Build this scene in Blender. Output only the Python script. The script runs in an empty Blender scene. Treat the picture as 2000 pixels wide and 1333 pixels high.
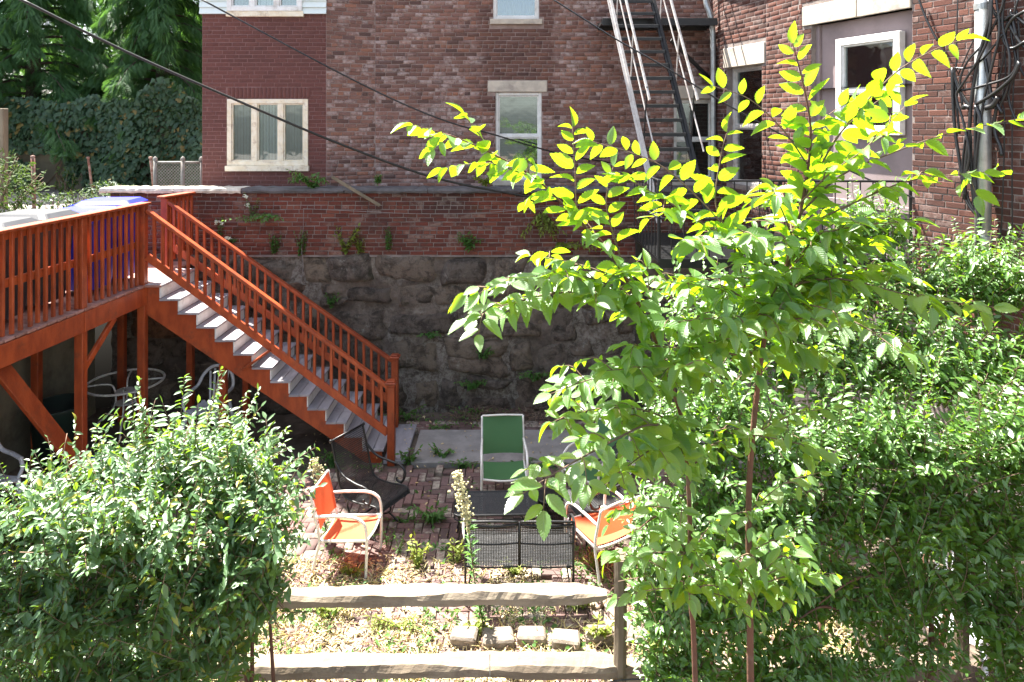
import bpy, math, random
import numpy as np
from mathutils import Vector, Matrix, noise

random.seed(7)
S = bpy.context.scene
COL = S.collection

# ------------------------------------------------------------------ camera, sky, sun, exposure
F, H, HY, CX = 1333.0, 4.6, 235.0, 1000.0          # focal length in photo pixels, eye height, horizon row, centre column


def P(x, y, Y):
    """photo pixel seen at distance Y -> point"""
    return Vector(((x - CX) * Y / F, Y, H - (y - HY) * Y / F))


cd = bpy.data.cameras.new('camera')
cam = bpy.data.objects.new('camera', cd)
COL.objects.link(cam)
cam.location = (0, 0, H)
cam.rotation_euler = (math.radians(90), 0, 0)
cd.sensor_width = 36
cd.lens = F * 36 / 2000
cd.shift_y = -(666.5 - HY) / 2000
cd.clip_start = 0.05
cd.clip_end = 500
S.camera = cam

SUN = Vector((-0.69 * math.cos(math.radians(60)), 0.724 * math.cos(math.radians(60)), math.sin(math.radians(60)))).normalized()
w = bpy.data.worlds.new('World')
S.world = w
w.use_nodes = True
nt = w.node_tree
bg = nt.nodes['Background']
sky = nt.nodes.new('ShaderNodeTexSky')
sky.sky_type = 'NISHITA'
sky.sun_disc = False
sky.sun_elevation = math.asin(SUN.z)
sky.sun_rotation = math.atan2(SUN.x, SUN.y)
sky.air_density = 1.0
sky.dust_density = 2.0
hsv = nt.nodes.new('ShaderNodeHueSaturation')
hsv.inputs['Saturation'].default_value = 0.6
nt.links.new(sky.outputs[0], hsv.inputs['Color'])
nt.links.new(hsv.outputs[0], bg.inputs[0])
bg.inputs[1].default_value = 0.08
sl = bpy.data.lights.new('sun', 'SUN')
sl.energy = 5.0
sl.angle = math.radians(0.5)
sl.color = (1.0, 0.95, 0.87)
so = bpy.data.objects.new('sun', sl)
COL.objects.link(so)
so.rotation_euler = SUN.to_track_quat('Z', 'Y').to_euler()
so.location = (0, 0, 30)
S.view_settings.view_transform = 'Standard'
S.view_settings.look = 'None'
S.view_settings.exposure = 2.75
S.view_settings.gamma = 1
S.view_settings.use_curve_mapping = False
S.cycles.use_denoising = True
S.cycles.max_bounces = 8
S.cycles.transparent_max_bounces = 12


# ------------------------------------------------------------------ node helpers and materials
def nd(nt, t, props=None, **ins):
    n = nt.nodes.new('ShaderNode' + t)
    for k, v in (props or {}).items():
        setattr(n, k, v)
    for k, v in ins.items():
        s = n.inputs[int(k[1:])] if k[0] == 'i' and k[1:].isdigit() else n.inputs[k.replace('_', ' ')]
        if isinstance(v, bpy.types.NodeSocket):
            nt.links.new(v, s)
        else:
            s.default_value = v
    return n


def c4(c):
    return (c[0], c[1], c[2], 1.0)


def math_(nt, op, a, b=0.0, clamp=False):
    n = nd(nt, 'Math', {'operation': op, 'use_clamp': clamp}, i0=a, i1=b)
    return n.outputs[0]


def mixc(nt, fac, a, b, mode='MIX'):
    n = nt.nodes.new('ShaderNodeMix')
    n.data_type = 'RGBA'
    n.blend_type = mode
    for s, v in ((n.inputs[0], fac), (n.inputs[6], a), (n.inputs[7], b)):
        if isinstance(v, bpy.types.NodeSocket):
            nt.links.new(v, s)
        else:
            s.default_value = v
    return n.outputs[2]


def step_(nt, v, a, b):
    n = nd(nt, 'MapRange', {'interpolation_type': 'SMOOTHSTEP'}, i0=v, i1=a, i2=b)
    return n.outputs[0]


def pos(nt):
    return nd(nt, 'NewGeometry').outputs['Position']


def rnd(nt):
    a = nd(nt, 'ObjectInfo').outputs['Random']
    b = nd(nt, 'NewGeometry').outputs['Random Per Island']
    return math_(nt, 'FRACT', math_(nt, 'ADD', a, b))


def noise_(nt, scale, detail=5, rough=0.6, vec=None, dist=0.0):
    v = vec if vec is not None else pos(nt)
    return nd(nt, 'TexNoise', None, Vector=v, Scale=scale, Detail=detail, Roughness=rough, Distortion=dist).outputs['Fac']


def ramp(nt, fac, stops):
    n = nt.nodes.new('ShaderNodeValToRGB')
    e = n.color_ramp.elements
    while len(e) < len(stops):
        e.new(0.5)
    for i, (p, c) in enumerate(stops):
        e[i].position = p
        e[i].color = c4(c)
    nt.links.new(fac, n.inputs[0])
    return n.outputs[0]


def newmat(name):
    m = bpy.data.materials.new(name)
    m.use_nodes = True
    return m, m.node_tree, m.node_tree.nodes['Principled BSDF']


def put(nt, b, color=None, rough=None, bump=None, bstr=0.3, bdist=0.01, spec=None):
    for sock, v in (('Base Color', color), ('Roughness', rough), ('Specular IOR Level', spec)):
        if v is None:
            continue
        if isinstance(v, bpy.types.NodeSocket):
            nt.links.new(v, b.inputs[sock])
        else:
            b.inputs[sock].default_value = c4(v) if sock == 'Base Color' and len(v) == 3 else v
    if bump is not None:
        n = nd(nt, 'Bump', None, Strength=bstr, Distance=bdist, Height=bump)
        nt.links.new(n.outputs[0], b.inputs['Normal'])


def surf(name, a, b2=None, scale=4, rough=0.6, bstr=0.25, bscale=60, rand=0.15, lo=0.35, hi=0.65, dirt=None, dscale=1.5, spec=0.4, metal=0.0, stretch=None):
    """plain weathered surface: two tones through noise, a little per-piece variation, optional dirt"""
    m, nt, b = newmat(name)
    vec = pos(nt)
    if stretch:
        vec = nd(nt, 'Mapping', None, Vector=vec, Scale=stretch).outputs[0]
    n1 = noise_(nt, scale, 6, 0.65, vec)
    col = mixc(nt, step_(nt, n1, lo, hi), c4(a), c4(b2 or a))
    if dirt:
        d = step_(nt, noise_(nt, dscale, 8, 0.7), 0.5, 0.72)
        col = mixc(nt, math_(nt, 'MULTIPLY', d, 0.8), col, c4(dirt))
    r = rnd(nt)
    v = math_(nt, 'ADD', math_(nt, 'MULTIPLY', math_(nt, 'SUBTRACT', r, 0.5), rand * 2), 1.0)
    hs = nd(nt, 'HueSaturation', None, Value=v, Color=col)
    put(nt, b, hs.outputs[0], rough, noise_(nt, bscale, 4, 0.6, vec), bstr, 0.006, spec)
    b.inputs['Metallic'].default_value = metal
    return m


def brick_mat(name, stops, white=0.0, wcol=(0.5, 0.46, 0.44), wscale=1.3, soot=0.5, patch=None, rough=0.85, moss=0.0, wlo=0.45):
    m, nt, b = newmat(name)
    r = rnd(nt)
    col = ramp(nt, r, stops)
    fine = noise_(nt, 35, 6, 0.7)
    col = mixc(nt, step_(nt, fine, 0.45, 0.75), col, mixc(nt, 0.45, col, c4((0.02, 0.016, 0.014))))
    big = noise_(nt, 0.9, 6, 0.65)
    col = mixc(nt, math_(nt, 'MULTIPLY', step_(nt, big, 0.42, 0.68), soot), col, c4((0.035, 0.024, 0.022)))
    if white > 0:
        r2 = math_(nt, 'FRACT', math_(nt, 'MULTIPLY', r, 13.7))
        wn = noise_(nt, wscale, 5, 0.7)
        sel = math_(nt, 'ADD', wn, math_(nt, 'MULTIPLY', math_(nt, 'SUBTRACT', r2, 0.5), 0.5))
        k = step_(nt, sel, wlo, wlo + 0.14)
        k = math_(nt, 'MULTIPLY', k, math_(nt, 'MULTIPLY', step_(nt, noise_(nt, 14, 6, 0.75), 0.36, 0.6), white))
        if patch:
            x0, x1, z0, z1 = patch
            sp = nd(nt, 'SeparateXYZ', None, Vector=pos(nt))
            wob = math_(nt, 'MULTIPLY', math_(nt, 'SUBTRACT', noise_(nt, 5, 3), 0.5), 0.5)
            px = math_(nt, 'ADD', sp.outputs[0], wob)
            pz = math_(nt, 'ADD', sp.outputs[2], wob)
            ins = math_(nt, 'MULTIPLY', step_(nt, px, x0 - 0.1, x0 + 0.1), math_(nt, 'SUBTRACT', 1.0, step_(nt, px, x1 - 0.1, x1 + 0.1)))
            ins = math_(nt, 'MULTIPLY', ins, math_(nt, 'MULTIPLY', step_(nt, pz, z0 - 0.1, z0 + 0.1), math_(nt, 'SUBTRACT', 1.0, step_(nt, pz, z1 - 0.1, z1 + 0.1))))
            k = math_(nt, 'MULTIPLY', k, math_(nt, 'SUBTRACT', 1.0, ins))
            col = mixc(nt, math_(nt, 'MULTIPLY', ins, 0.45), col, c4((0.06, 0.028, 0.025)))
        col = mixc(nt, k, col, c4(wcol))
    if moss > 0:
        k = math_(nt, 'MULTIPLY', step_(nt, noise_(nt, 2.2, 7, 0.7), 0.56, 0.68), moss)
        col = mixc(nt, k, col, c4((0.035, 0.034, 0.016)))
    put(nt, b, col, rough, noise_(nt, 70, 5, 0.7), 0.5, 0.006, 0.25)
    return m


def leaf_mat(name, a, b2, trans, veins=0.0, tw=0.4, rough=0.42, spec=0.5, yellow=None):
    """thin leaf: glossy upper cuticle, light passing through when lit from behind"""
    m, nt, b = newmat(name)
    r = rnd(nt)
    col = mixc(nt, r, c4(a), c4(b2))
    col = mixc(nt, math_(nt, 'MULTIPLY', noise_(nt, 3, 3), 0.35), col, c4(a))
    if yellow:
        k = math_(nt, 'GREATER_THAN', math_(nt, 'FRACT', math_(nt, 'MULTIPLY', r, 17.3)), 0.95)
        col = mixc(nt, k, col, c4(yellow))
    bump = noise_(nt, 120, 3)
    tc = c4(trans)
    if veins:
        uv = nd(nt, 'UVMap').outputs[0]
        sp = nd(nt, 'SeparateXYZ', None, Vector=uv)
        ax = math_(nt, 'ABSOLUTE', math_(nt, 'SUBTRACT', sp.outputs[0], 0.5))
        q = math_(nt, 'FRACT', math_(nt, 'MULTIPLY', math_(nt, 'SUBTRACT', sp.outputs[1], math_(nt, 'MULTIPLY', ax, 0.75)), 10.0))
        tri = math_(nt, 'ABSOLUTE', math_(nt, 'SUBTRACT', q, 0.5))
        line = math_(nt, 'MAXIMUM', step_(nt, tri, 0.36, 0.5), math_(nt, 'SUBTRACT', 1.0, step_(nt, ax, 0.008, 0.03)))
        col = mixc(nt, math_(nt, 'MULTIPLY', line, veins), col, mixc(nt, 0.6, col, c4((0.22, 0.3, 0.12))))
        bump = math_(nt, 'SUBTRACT', 1.0, line)
        tc = mixc(nt, math_(nt, 'MULTIPLY', line, 0.35), c4(trans), c4((trans[0] * 0.5, trans[1] * 0.5, trans[2] * 0.5)))
    tcol = mixc(nt, math_(nt, 'MULTIPLY', r, 0.5), tc, c4((trans[0] * 0.7, trans[1] * 0.85, trans[2])))
    put(nt, b, col, rough, bump, 0.35, 0.004, spec)
    tr = nd(nt, 'BsdfTranslucent', None, Color=tcol)
    mx = nd(nt, 'MixShader', None, i0=tw, i1=b.outputs[0], i2=tr.outputs[0])
    nt.links.new(mx.outputs[0], nt.nodes['Material Output'].inputs[0])
    return m


def glass_mat(name, tint=(0.75, 0.8, 0.78), refl=0.12):
    m, nt, b = newmat(name)
    fr = nd(nt, 'Fresnel', None, IOR=1.5)
    fac = math_(nt, 'ADD', fr.outputs[0], refl, True)
    wav = noise_(nt, 1.6, 3)
    bp = nd(nt, 'Bump', None, Strength=0.06, Distance=0.05, Height=wav)
    gl = nd(nt, 'BsdfGlossy', None, Color=(0.9, 0.95, 0.95, 1), Roughness=0.03, Normal=bp.outputs[0])
    tr = nd(nt, 'BsdfTransparent', None, Color=c4(tint))
    mx = nd(nt, 'MixShader', None, i0=fac, i1=tr.outputs[0], i2=gl.outputs[0])
    nt.links.new(mx.outputs[0], nt.nodes['Material Output'].inputs[0])
    return m


M = {}
M['deck'] = surf('orange_stain', (0.37, 0.072, 0.02), (0.25, 0.043, 0.013), 9, 0.42, 0.45, 80, 0.16, dirt=(0.15, 0.045, 0.022), dscale=5, spec=0.45, stretch=(1, 1, 0.35))
M['floor'] = surf('worn_deck_boards', (0.36, 0.2, 0.17), (0.3, 0.14, 0.1), 5, 0.7, 0.3, 60, 0.15, dirt=(0.2, 0.12, 0.1))
M['tread'] = surf('grey_tread', (0.33, 0.31, 0.33), (0.25, 0.235, 0.25), 7, 0.7, 0.35, 90, 0.12, dirt=(0.17, 0.15, 0.15), stretch=(1, 0.25, 1))
M['white_paint'] = surf('white_paint', (0.72, 0.71, 0.69), (0.62, 0.61, 0.58), 5, 0.5, 0.15, 60, 0.06, dirt=(0.4, 0.37, 0.32), dscale=4)
M['cream_paint'] = surf('peeling_cream_paint', (0.72, 0.66, 0.53), (0.66, 0.57, 0.41), 9, 0.6, 0.4, 60, 0.06, dirt=(0.3, 0.2, 0.13), dscale=7)
M['siding'] = surf('pale_vinyl', (0.66, 0.72, 0.7), (0.6, 0.67, 0.65), 3, 0.5, 0.05, 40, 0.04)
M['mauve'] = surf('mauve_panel', (0.24, 0.19, 0.19), (0.22, 0.17, 0.17), 3, 0.6, 0.1, 40, 0.04, dirt=(0.19, 0.15, 0.145))
M['limestone'] = surf('limestone', (0.5, 0.44, 0.36), (0.4, 0.35, 0.29), 6, 0.85, 0.4, 50, 0.05, dirt=(0.2, 0.17, 0.15), dscale=2)
M['mortar'] = surf('mortar_grey', (0.24, 0.2, 0.18), (0.17, 0.14, 0.13), 7, 0.95, 0.6, 90, 0.0, dirt=(0.09, 0.075, 0.065))
M['mortar_pink'] = surf('mortar_pinkish', (0.3, 0.225, 0.2), (0.22, 0.16, 0.14), 7, 0.95, 0.6, 90, 0.0)
M['mortar_light'] = surf('mortar_light', (0.42, 0.4, 0.33), (0.3, 0.27, 0.22), 7, 0.95, 0.6, 90, 0.0)
M['mortar_maroon'] = surf('mortar_maroon', (0.2, 0.11, 0.1), (0.155, 0.08, 0.072), 7, 0.9, 0.4, 90, 0.0)
M['room'] = surf('dim_room', (0.05, 0.05, 0.05), (0.035, 0.035, 0.035), 2, 0.9, 0.0, 10, 0)
M['iron'] = surf('black_iron', (0.009, 0.01, 0.011), (0.016, 0.015, 0.015), 14, 0.42, 0.3, 90, 0.1, spec=0.4)
M['steel_paint'] = surf('grey_painted_steel', (0.5, 0.48, 0.46), (0.4, 0.37, 0.35), 9, 0.5, 0.25, 80, 0.05, dirt=(0.2, 0.13, 0.1), dscale=6)
M['galv'] = surf('galvanised', (0.42, 0.44, 0.44), (0.33, 0.35, 0.35), 6, 0.38, 0.15, 40, 0.04, dirt=(0.2, 0.2, 0.18), dscale=5, metal=0.6)
M['rust'] = surf('rusty_iron', (0.17, 0.06, 0.035), (0.3, 0.2, 0.16), 14, 0.85, 0.5, 90, 0.1)
M['cable'] = surf('cable_rubber', (0.009, 0.009, 0.01), (0.014, 0.014, 0.014), 6, 0.35, 0.1, 60, 0.1, spec=0.5)
M['cable_grey'] = surf('cable_weathered', (0.018, 0.017, 0.014), (0.013, 0.012, 0.01), 6, 0.5, 0.1, 60, 0.1)
M['concrete'] = surf('old_concrete', (0.2, 0.18, 0.13), (0.13, 0.115, 0.08), 2.2, 0.95, 0.6, 40, 0.05, dirt=(0.06, 0.055, 0.04), dscale=1.2)
M['slab'] = surf('slab_concrete', (0.27, 0.25, 0.235), (0.2, 0.185, 0.175), 5, 0.9, 0.5, 120, 0.04, dirt=(0.2, 0.17, 0.15), dscale=1.3)
M['block_stone'] = surf('stained_block', (0.25, 0.21, 0.17), (0.14, 0.115, 0.09), 8, 0.95, 0.8, 60, 0.15, dirt=(0.09, 0.07, 0.05), dscale=7)
M['soil'] = surf('soil', (0.12, 0.09, 0.068), (0.075, 0.056, 0.042), 5, 0.98, 0.9, 60, 0.0, dirt=(0.2, 0.16, 0.12), dscale=3)
M['gravel'] = surf('gravel', (0.2, 0.18, 0.165), (0.09, 0.08, 0.072), 18, 0.95, 1.0, 40, 0.4)
M['coping'] = surf('weathered_coping', (0.12, 0.112, 0.115), (0.075, 0.07, 0.07), 5, 0.85, 0.6, 50, 0.1, dirt=(0.06, 0.055, 0.05), dscale=4)
M['coping_white'] = surf('flaking_white_coping', (0.62, 0.58, 0.5), (0.45, 0.4, 0.33), 9, 0.85, 0.6, 50, 0.05, dirt=(0.2, 0.16, 0.12), dscale=6)
M['rail_wood'] = surf('weathered_rail', (0.27, 0.22, 0.16), (0.15, 0.115, 0.08), 5, 0.85, 0.7, 50, 0.1, dirt=(0.13, 0.1, 0.075), dscale=4, stretch=(0.25, 1, 1))
M['post_wood'] = surf('weathered_post', (0.2, 0.16, 0.11), (0.13, 0.105, 0.07), 5, 0.85, 0.7, 50, 0.1, dirt=(0.13, 0.1, 0.07), dscale=4, stretch=(1, 1, 0.25))
M['blue'] = surf('blue_plastic', (0.012, 0.022, 0.42), (0.014, 0.02, 0.36), 4, 0.42, 0.05, 60, 0.05)
M['black_plastic'] = surf('dark_plastic', (0.03, 0.032, 0.036), (0.045, 0.046, 0.05), 4, 0.42, 0.1, 60, 0.05)
M['green_plastic'] = surf('dark_green_plastic', (0.012, 0.03, 0.022), (0.015, 0.024, 0.02), 4, 0.5, 0.1, 60, 0.05)
M['white_plastic'] = surf('white_plastic', (0.72, 0.74, 0.78), (0.64, 0.66, 0.7), 3, 0.45, 0.05, 40, 0.03, dirt=(0.45, 0.44, 0.42), dscale=6)
M['frame_white'] = surf('white_tube', (0.74, 0.72, 0.68), (0.66, 0.63, 0.58), 8, 0.4, 0.05, 60, 0.03, dirt=(0.4, 0.36, 0.3), dscale=9)
M['lime'] = surf('white_blossom', (0.75, 0.76, 0.68), (0.7, 0.7, 0.5), 30, 0.8, 0.2, 90, 0.1)
M['straw_flower'] = surf('straw_blossom', (0.5, 0.45, 0.27), (0.42, 0.4, 0.2), 30, 0.8, 0.2, 90, 0.2)
M['yellow_flower'] = surf('yellow_blossom', (0.7, 0.5, 0.03), (0.6, 0.4, 0.02), 30, 0.8, 0.2, 90, 0.2)
M['bark'] = surf('reddish_bark', (0.12, 0.052, 0.03), (0.075, 0.036, 0.022), 12, 0.85, 0.7, 60, 0.1, dirt=(0.14, 0.1, 0.075), dscale=10)
M['twig'] = surf('twig_bark', (0.16, 0.1, 0.065), (0.1, 0.07, 0.04), 12, 0.8, 0.5, 80, 0.15)
M['trunk_dark'] = surf('dark_bark', (0.06, 0.042, 0.03), (0.04, 0.03, 0.022), 6, 0.9, 0.8, 40, 0.1)
M['litter'] = surf('dry_leaves', (0.56, 0.45, 0.25), (0.38, 0.25, 0.1), 9, 0.8, 0.3, 60, 0.45)
M['straw'] = surf('straw', (0.68, 0.6, 0.36), (0.56, 0.48, 0.25), 9, 0.75, 0.1, 60, 0.3)
M['deadstuff'] = surf('dead_stems', (0.13, 0.07, 0.05), (0.2, 0.15, 0.11), 9, 0.9, 0.3, 60, 0.4)


def sling(name, a, b2):
    """woven sling fabric"""
    m, nt, b = newmat(name)
    n1 = noise_(nt, 4, 5)
    col = mixc(nt, n1, c4(a), c4(b2))
    vec = pos(nt)
    w1 = nd(nt, 'TexWave', {'bands_direction': 'Z'}, Vector=vec, Scale=90.0).outputs['Fac']
    w2 = nd(nt, 'TexWave', {'bands_direction': 'X'}, Vector=vec, Scale=90.0).outputs['Fac']
    put(nt, b, col, 0.65, math_(nt, 'MULTIPLY', w1, w2), 0.3, 0.002, 0.3)
    tr = nd(nt, 'BsdfTranslucent', None, Color=col)
    mx = nd(nt, 'MixShader', None, i0=0.3, i1=b.outputs[0], i2=tr.outputs[0])
    nt.links.new(mx.outputs[0], nt.nodes['Material Output'].inputs[0])
    return m


M['sling_green'] = sling('green_sling', (0.085, 0.2, 0.08), (0.065, 0.165, 0.065))
M['sling_orange'] = sling('orange_sling', (0.75, 0.15, 0.06), (0.66, 0.12, 0.045))
M['glass'] = glass_mat('window_glass')
M['blind'] = surf('blind_slats', (0.17, 0.2, 0.21), (0.14, 0.165, 0.175), 3, 0.7, 0.05, 40, 0.05)
M['blind_light'] = surf('pale_blind', (0.68, 0.72, 0.73), (0.62, 0.66, 0.67), 3, 0.7, 0.05, 40, 0.05)
M['curtain'] = surf('curtain_cloth', (0.4, 0.5, 0.55), (0.32, 0.42, 0.47), 3, 0.85, 0.1, 40, 0.05)
M['curtain_blue'] = surf('blue_curtain', (0.03, 0.12, 0.4), (0.05, 0.08, 0.2), 2, 0.85, 0.1, 40, 0.05)

M['brick_main'] = brick_mat('patchy_brick', [(0.0, (0.1, 0.058, 0.05)), (0.2, (0.19, 0.098, 0.078)), (0.45, (0.23, 0.122, 0.096)), (0.7, (0.16, 0.085, 0.072)), (0.88, (0.27, 0.125, 0.084)), (1.0, (0.115, 0.07, 0.066))], white=0.7, wcol=(0.39, 0.315, 0.295), wscale=0.8, soot=0.2, patch=(-0.55, 0.75, 4.75, 6.6), wlo=0.5)
M['brick_maroon'] = brick_mat('maroon_painted_brick', [(0.0, (0.105, 0.037, 0.03)), (0.5, (0.12, 0.042, 0.034)), (1.0, (0.13, 0.047, 0.038))], soot=0.22, rough=0.7)
M['brick_low'] = brick_mat('retaining_brick', [(0.0, (0.085, 0.028, 0.02)), (0.35, (0.15, 0.04, 0.026)), (0.65, (0.115, 0.034, 0.023)), (1.0, (0.18, 0.062, 0.04))], white=0.4, wcol=(0.3, 0.26, 0.22), wscale=1.6, soot=0.75, moss=0.6, wlo=0.62)
M['brick_right'] = brick_mat('corner_brick', [(0.0, (0.05, 0.024, 0.018)), (0.4, (0.11, 0.04, 0.028)), (0.7, (0.075, 0.031, 0.023)), (1.0, (0.14, 0.054, 0.036))], white=0.25, wcol=(0.4, 0.33, 0.3), wscale=2, soot=0.35, wlo=0.6)
M['paver'] = brick_mat('paver_brick', [(0.0, (0.12, 0.08, 0.072)), (0.4, (0.19, 0.112, 0.1)), (0.75, (0.16, 0.105, 0.098)), (1.0, (0.24, 0.13, 0.112))], white=0.7, wcol=(0.42, 0.38, 0.3), wscale=2.2, soot=0.5, moss=0.7, wlo=0.5)


def stone_mat():
    m, nt, b = newmat('rubble_stone')
    r = rnd(nt)
    col = ramp(nt, r, [(0.0, (0.12, 0.097, 0.08)), (0.3, (0.195, 0.15, 0.115)), (0.55, (0.145, 0.118, 0.098)), (0.8, (0.23, 0.178, 0.128)), (0.93, (0.15, 0.125, 0.105)), (1.0, (0.2, 0.1, 0.052))])
    n1 = noise_(nt, 5, 8, 0.72, dist=0.6)
    col = mixc(nt, step_(nt, n1, 0.42, 0.62), col, mixc(nt, 0.7, col, c4((0.016, 0.013, 0.011))))
    n3 = noise_(nt, 24, 8, 0.75)
    col = mixc(nt, math_(nt, 'MULTIPLY', step_(nt, n3, 0.54, 0.7), 0.65), col, c4((0.21, 0.18, 0.155)))
    lich = math_(nt, 'MULTIPLY', step_(nt, noise_(nt, 1.4, 4, 0.6), 0.5, 0.66), step_(nt, noise_(nt, 11, 8, 0.8), 0.5, 0.66))
    col = mixc(nt, math_(nt, 'MULTIPLY', lich, 0.75), col, c4((0.33, 0.32, 0.28)))
    moss = math_(nt, 'MULTIPLY', step_(nt, noise_(nt, 2.6, 6, 0.7), 0.58, 0.7), 0.6)
    col = mixc(nt, moss, col, c4((0.04, 0.04, 0.018)))
    h = math_(nt, 'ADD', noise_(nt, 9, 8, 0.7), math_(nt, 'MULTIPLY', noise_(nt, 50, 5, 0.7), 0.4))
    put(nt, b, col, 0.9, h, 1.0, 0.07, 0.25)
    return m


def rubble_mortar():
    m, nt, b = newmat('rubble_mortar')
    n1 = noise_(nt, 3.5, 8, 0.75)
    col = ramp(nt, n1, [(0.3, (0.06, 0.048, 0.04)), (0.48, (0.135, 0.108, 0.088)), (0.6, (0.19, 0.15, 0.122)), (0.75, (0.31, 0.275, 0.23))])
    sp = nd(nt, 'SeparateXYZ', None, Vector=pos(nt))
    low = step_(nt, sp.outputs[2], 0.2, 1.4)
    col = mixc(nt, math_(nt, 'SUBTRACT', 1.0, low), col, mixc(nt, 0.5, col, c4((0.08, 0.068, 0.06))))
    lich = math_(nt, 'MULTIPLY', step_(nt, noise_(nt, 0.9, 3, 0.6), 0.42, 0.58), step_(nt, noise_(nt, 14, 8, 0.8), 0.42, 0.58))
    col = mixc(nt, math_(nt, 'MULTIPLY', lich, 0.55), col, c4((0.36, 0.34, 0.295)))
    h = math_(nt, 'ADD', noise_(nt, 8, 8, 0.75), math_(nt, 'MULTIPLY', noise_(nt, 60, 5, 0.7), 0.4))
    put(nt, b, col, 0.95, h, 1.0, 0.05, 0.2)
    return m


M['stone'] = stone_mat()
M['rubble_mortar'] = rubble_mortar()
M['elm_leaf'] = leaf_mat('elm_leaf', (0.05, 0.13, 0.03), (0.08, 0.18, 0.04), (0.42, 0.66, 0.008), veins=0.8, tw=0.45, rough=0.4, spec=1.0)
M['shrub_leaf'] = leaf_mat('shrub_leaf', (0.05, 0.115, 0.042), (0.085, 0.165, 0.06), (0.3, 0.5, 0.02), tw=0.3, rough=0.45, spec=0.8, yellow=(0.3, 0.28, 0.03))
M['bush_leaf'] = leaf_mat('bush_leaf', (0.03, 0.06, 0.014), (0.055, 0.085, 0.018), (0.1, 0.17, 0.02), tw=0.25, rough=0.7, spec=0.15)
M['steel_dull'] = surf('dull_steel', (0.2, 0.195, 0.18), (0.14, 0.135, 0.12), 9, 0.6, 0.2, 60, 0.05, dirt=(0.12, 0.08, 0.06), dscale=8)
M['privet_leaf'] = leaf_mat('privet_leaf', (0.05, 0.125, 0.018), (0.085, 0.18, 0.03), (0.3, 0.53, 0.018), tw=0.31, rough=0.43, spec=0.9)
M['conifer'] = leaf_mat('conifer_spray', (0.03, 0.085, 0.03), (0.06, 0.14, 0.042), (0.13, 0.28, 0.04), tw=0.3, rough=0.6, spec=0.3)
M['ivy'] = leaf_mat('ivy_leaf', (0.022, 0.055, 0.03), (0.045, 0.09, 0.04), (0.12, 0.2, 0.03), tw=0.25, rough=0.5, spec=0.35, yellow=(0.14, 0.11, 0.03))
M['weed'] = leaf_mat('weed_leaf', (0.05, 0.13, 0.03), (0.09, 0.2, 0.045), (0.25, 0.42, 0.05), tw=0.35, rough=0.55, spec=0.35)
M['weed_yellow'] = leaf_mat('weed_leaf_yellowish', (0.12, 0.17, 0.03), (0.2, 0.25, 0.04), (0.4, 0.46, 0.05), tw=0.4, rough=0.55, spec=0.35)

# ------------------------------------------------------------------ object helpers
ROOTLOC = {}


def root(name, label, cat, loc=(0, 0, 0), group=None, rotz=0):
    o = bpy.data.objects.new(name, None)
    COL.objects.link(o)
    o.location = loc
    o.rotation_euler = (0, 0, rotz)
    o.empty_display_size = 0.2
    tag(o, label, cat, group)
    ROOTLOC[o] = Matrix.Translation(Vector(loc)) @ Matrix.Rotation(rotz, 4, 'Z')
    return o


def tag(o, label, cat, group=None):
    o['label'] = label
    o['category'] = cat
    if group:
        o['group'] = group
    return o


def attach(o, parent):
    """parent a world-space piece: a part under its Empty keeps its place"""
    if parent is not None:
        o.parent = parent
        if parent in ROOTLOC:
            o.matrix_parent_inverse = ROOTLOC[parent].inverted()
    return o


def copy_tree(o, parent=None):
    c = o.copy()
    COL.objects.link(c)
    if parent is not None:
        c.parent = parent
    for ch in list(o.children):
        copy_tree(ch, c)
    return c


def catmull(pts, n=6, closed=False):
    pts = [Vector(p) for p in pts]
    if len(pts) < 3:
        return pts
    out = []
    N = len(pts)
    rng_ = range(N) if closed else range(N - 1)
    for i in rng_:
        p0 = pts[(i - 1) % N] if closed or i > 0 else pts[0] * 2 - pts[1]
        p1, p2 = pts[i], pts[(i + 1) % N]
        p3 = pts[(i + 2) % N] if closed or i + 2 < N else pts[-1] * 2 - pts[-2]
        for k in range(n):
            t = k / n
            out.append(0.5 * ((2 * p1) + (p2 - p0) * t + (2 * p0 - 5 * p1 + 4 * p2 - p3) * t * t + (3 * p1 - p0 - 3 * p2 + p3) * t ** 3))
    if not closed:
        out.append(pts[-1])
    return out


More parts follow.
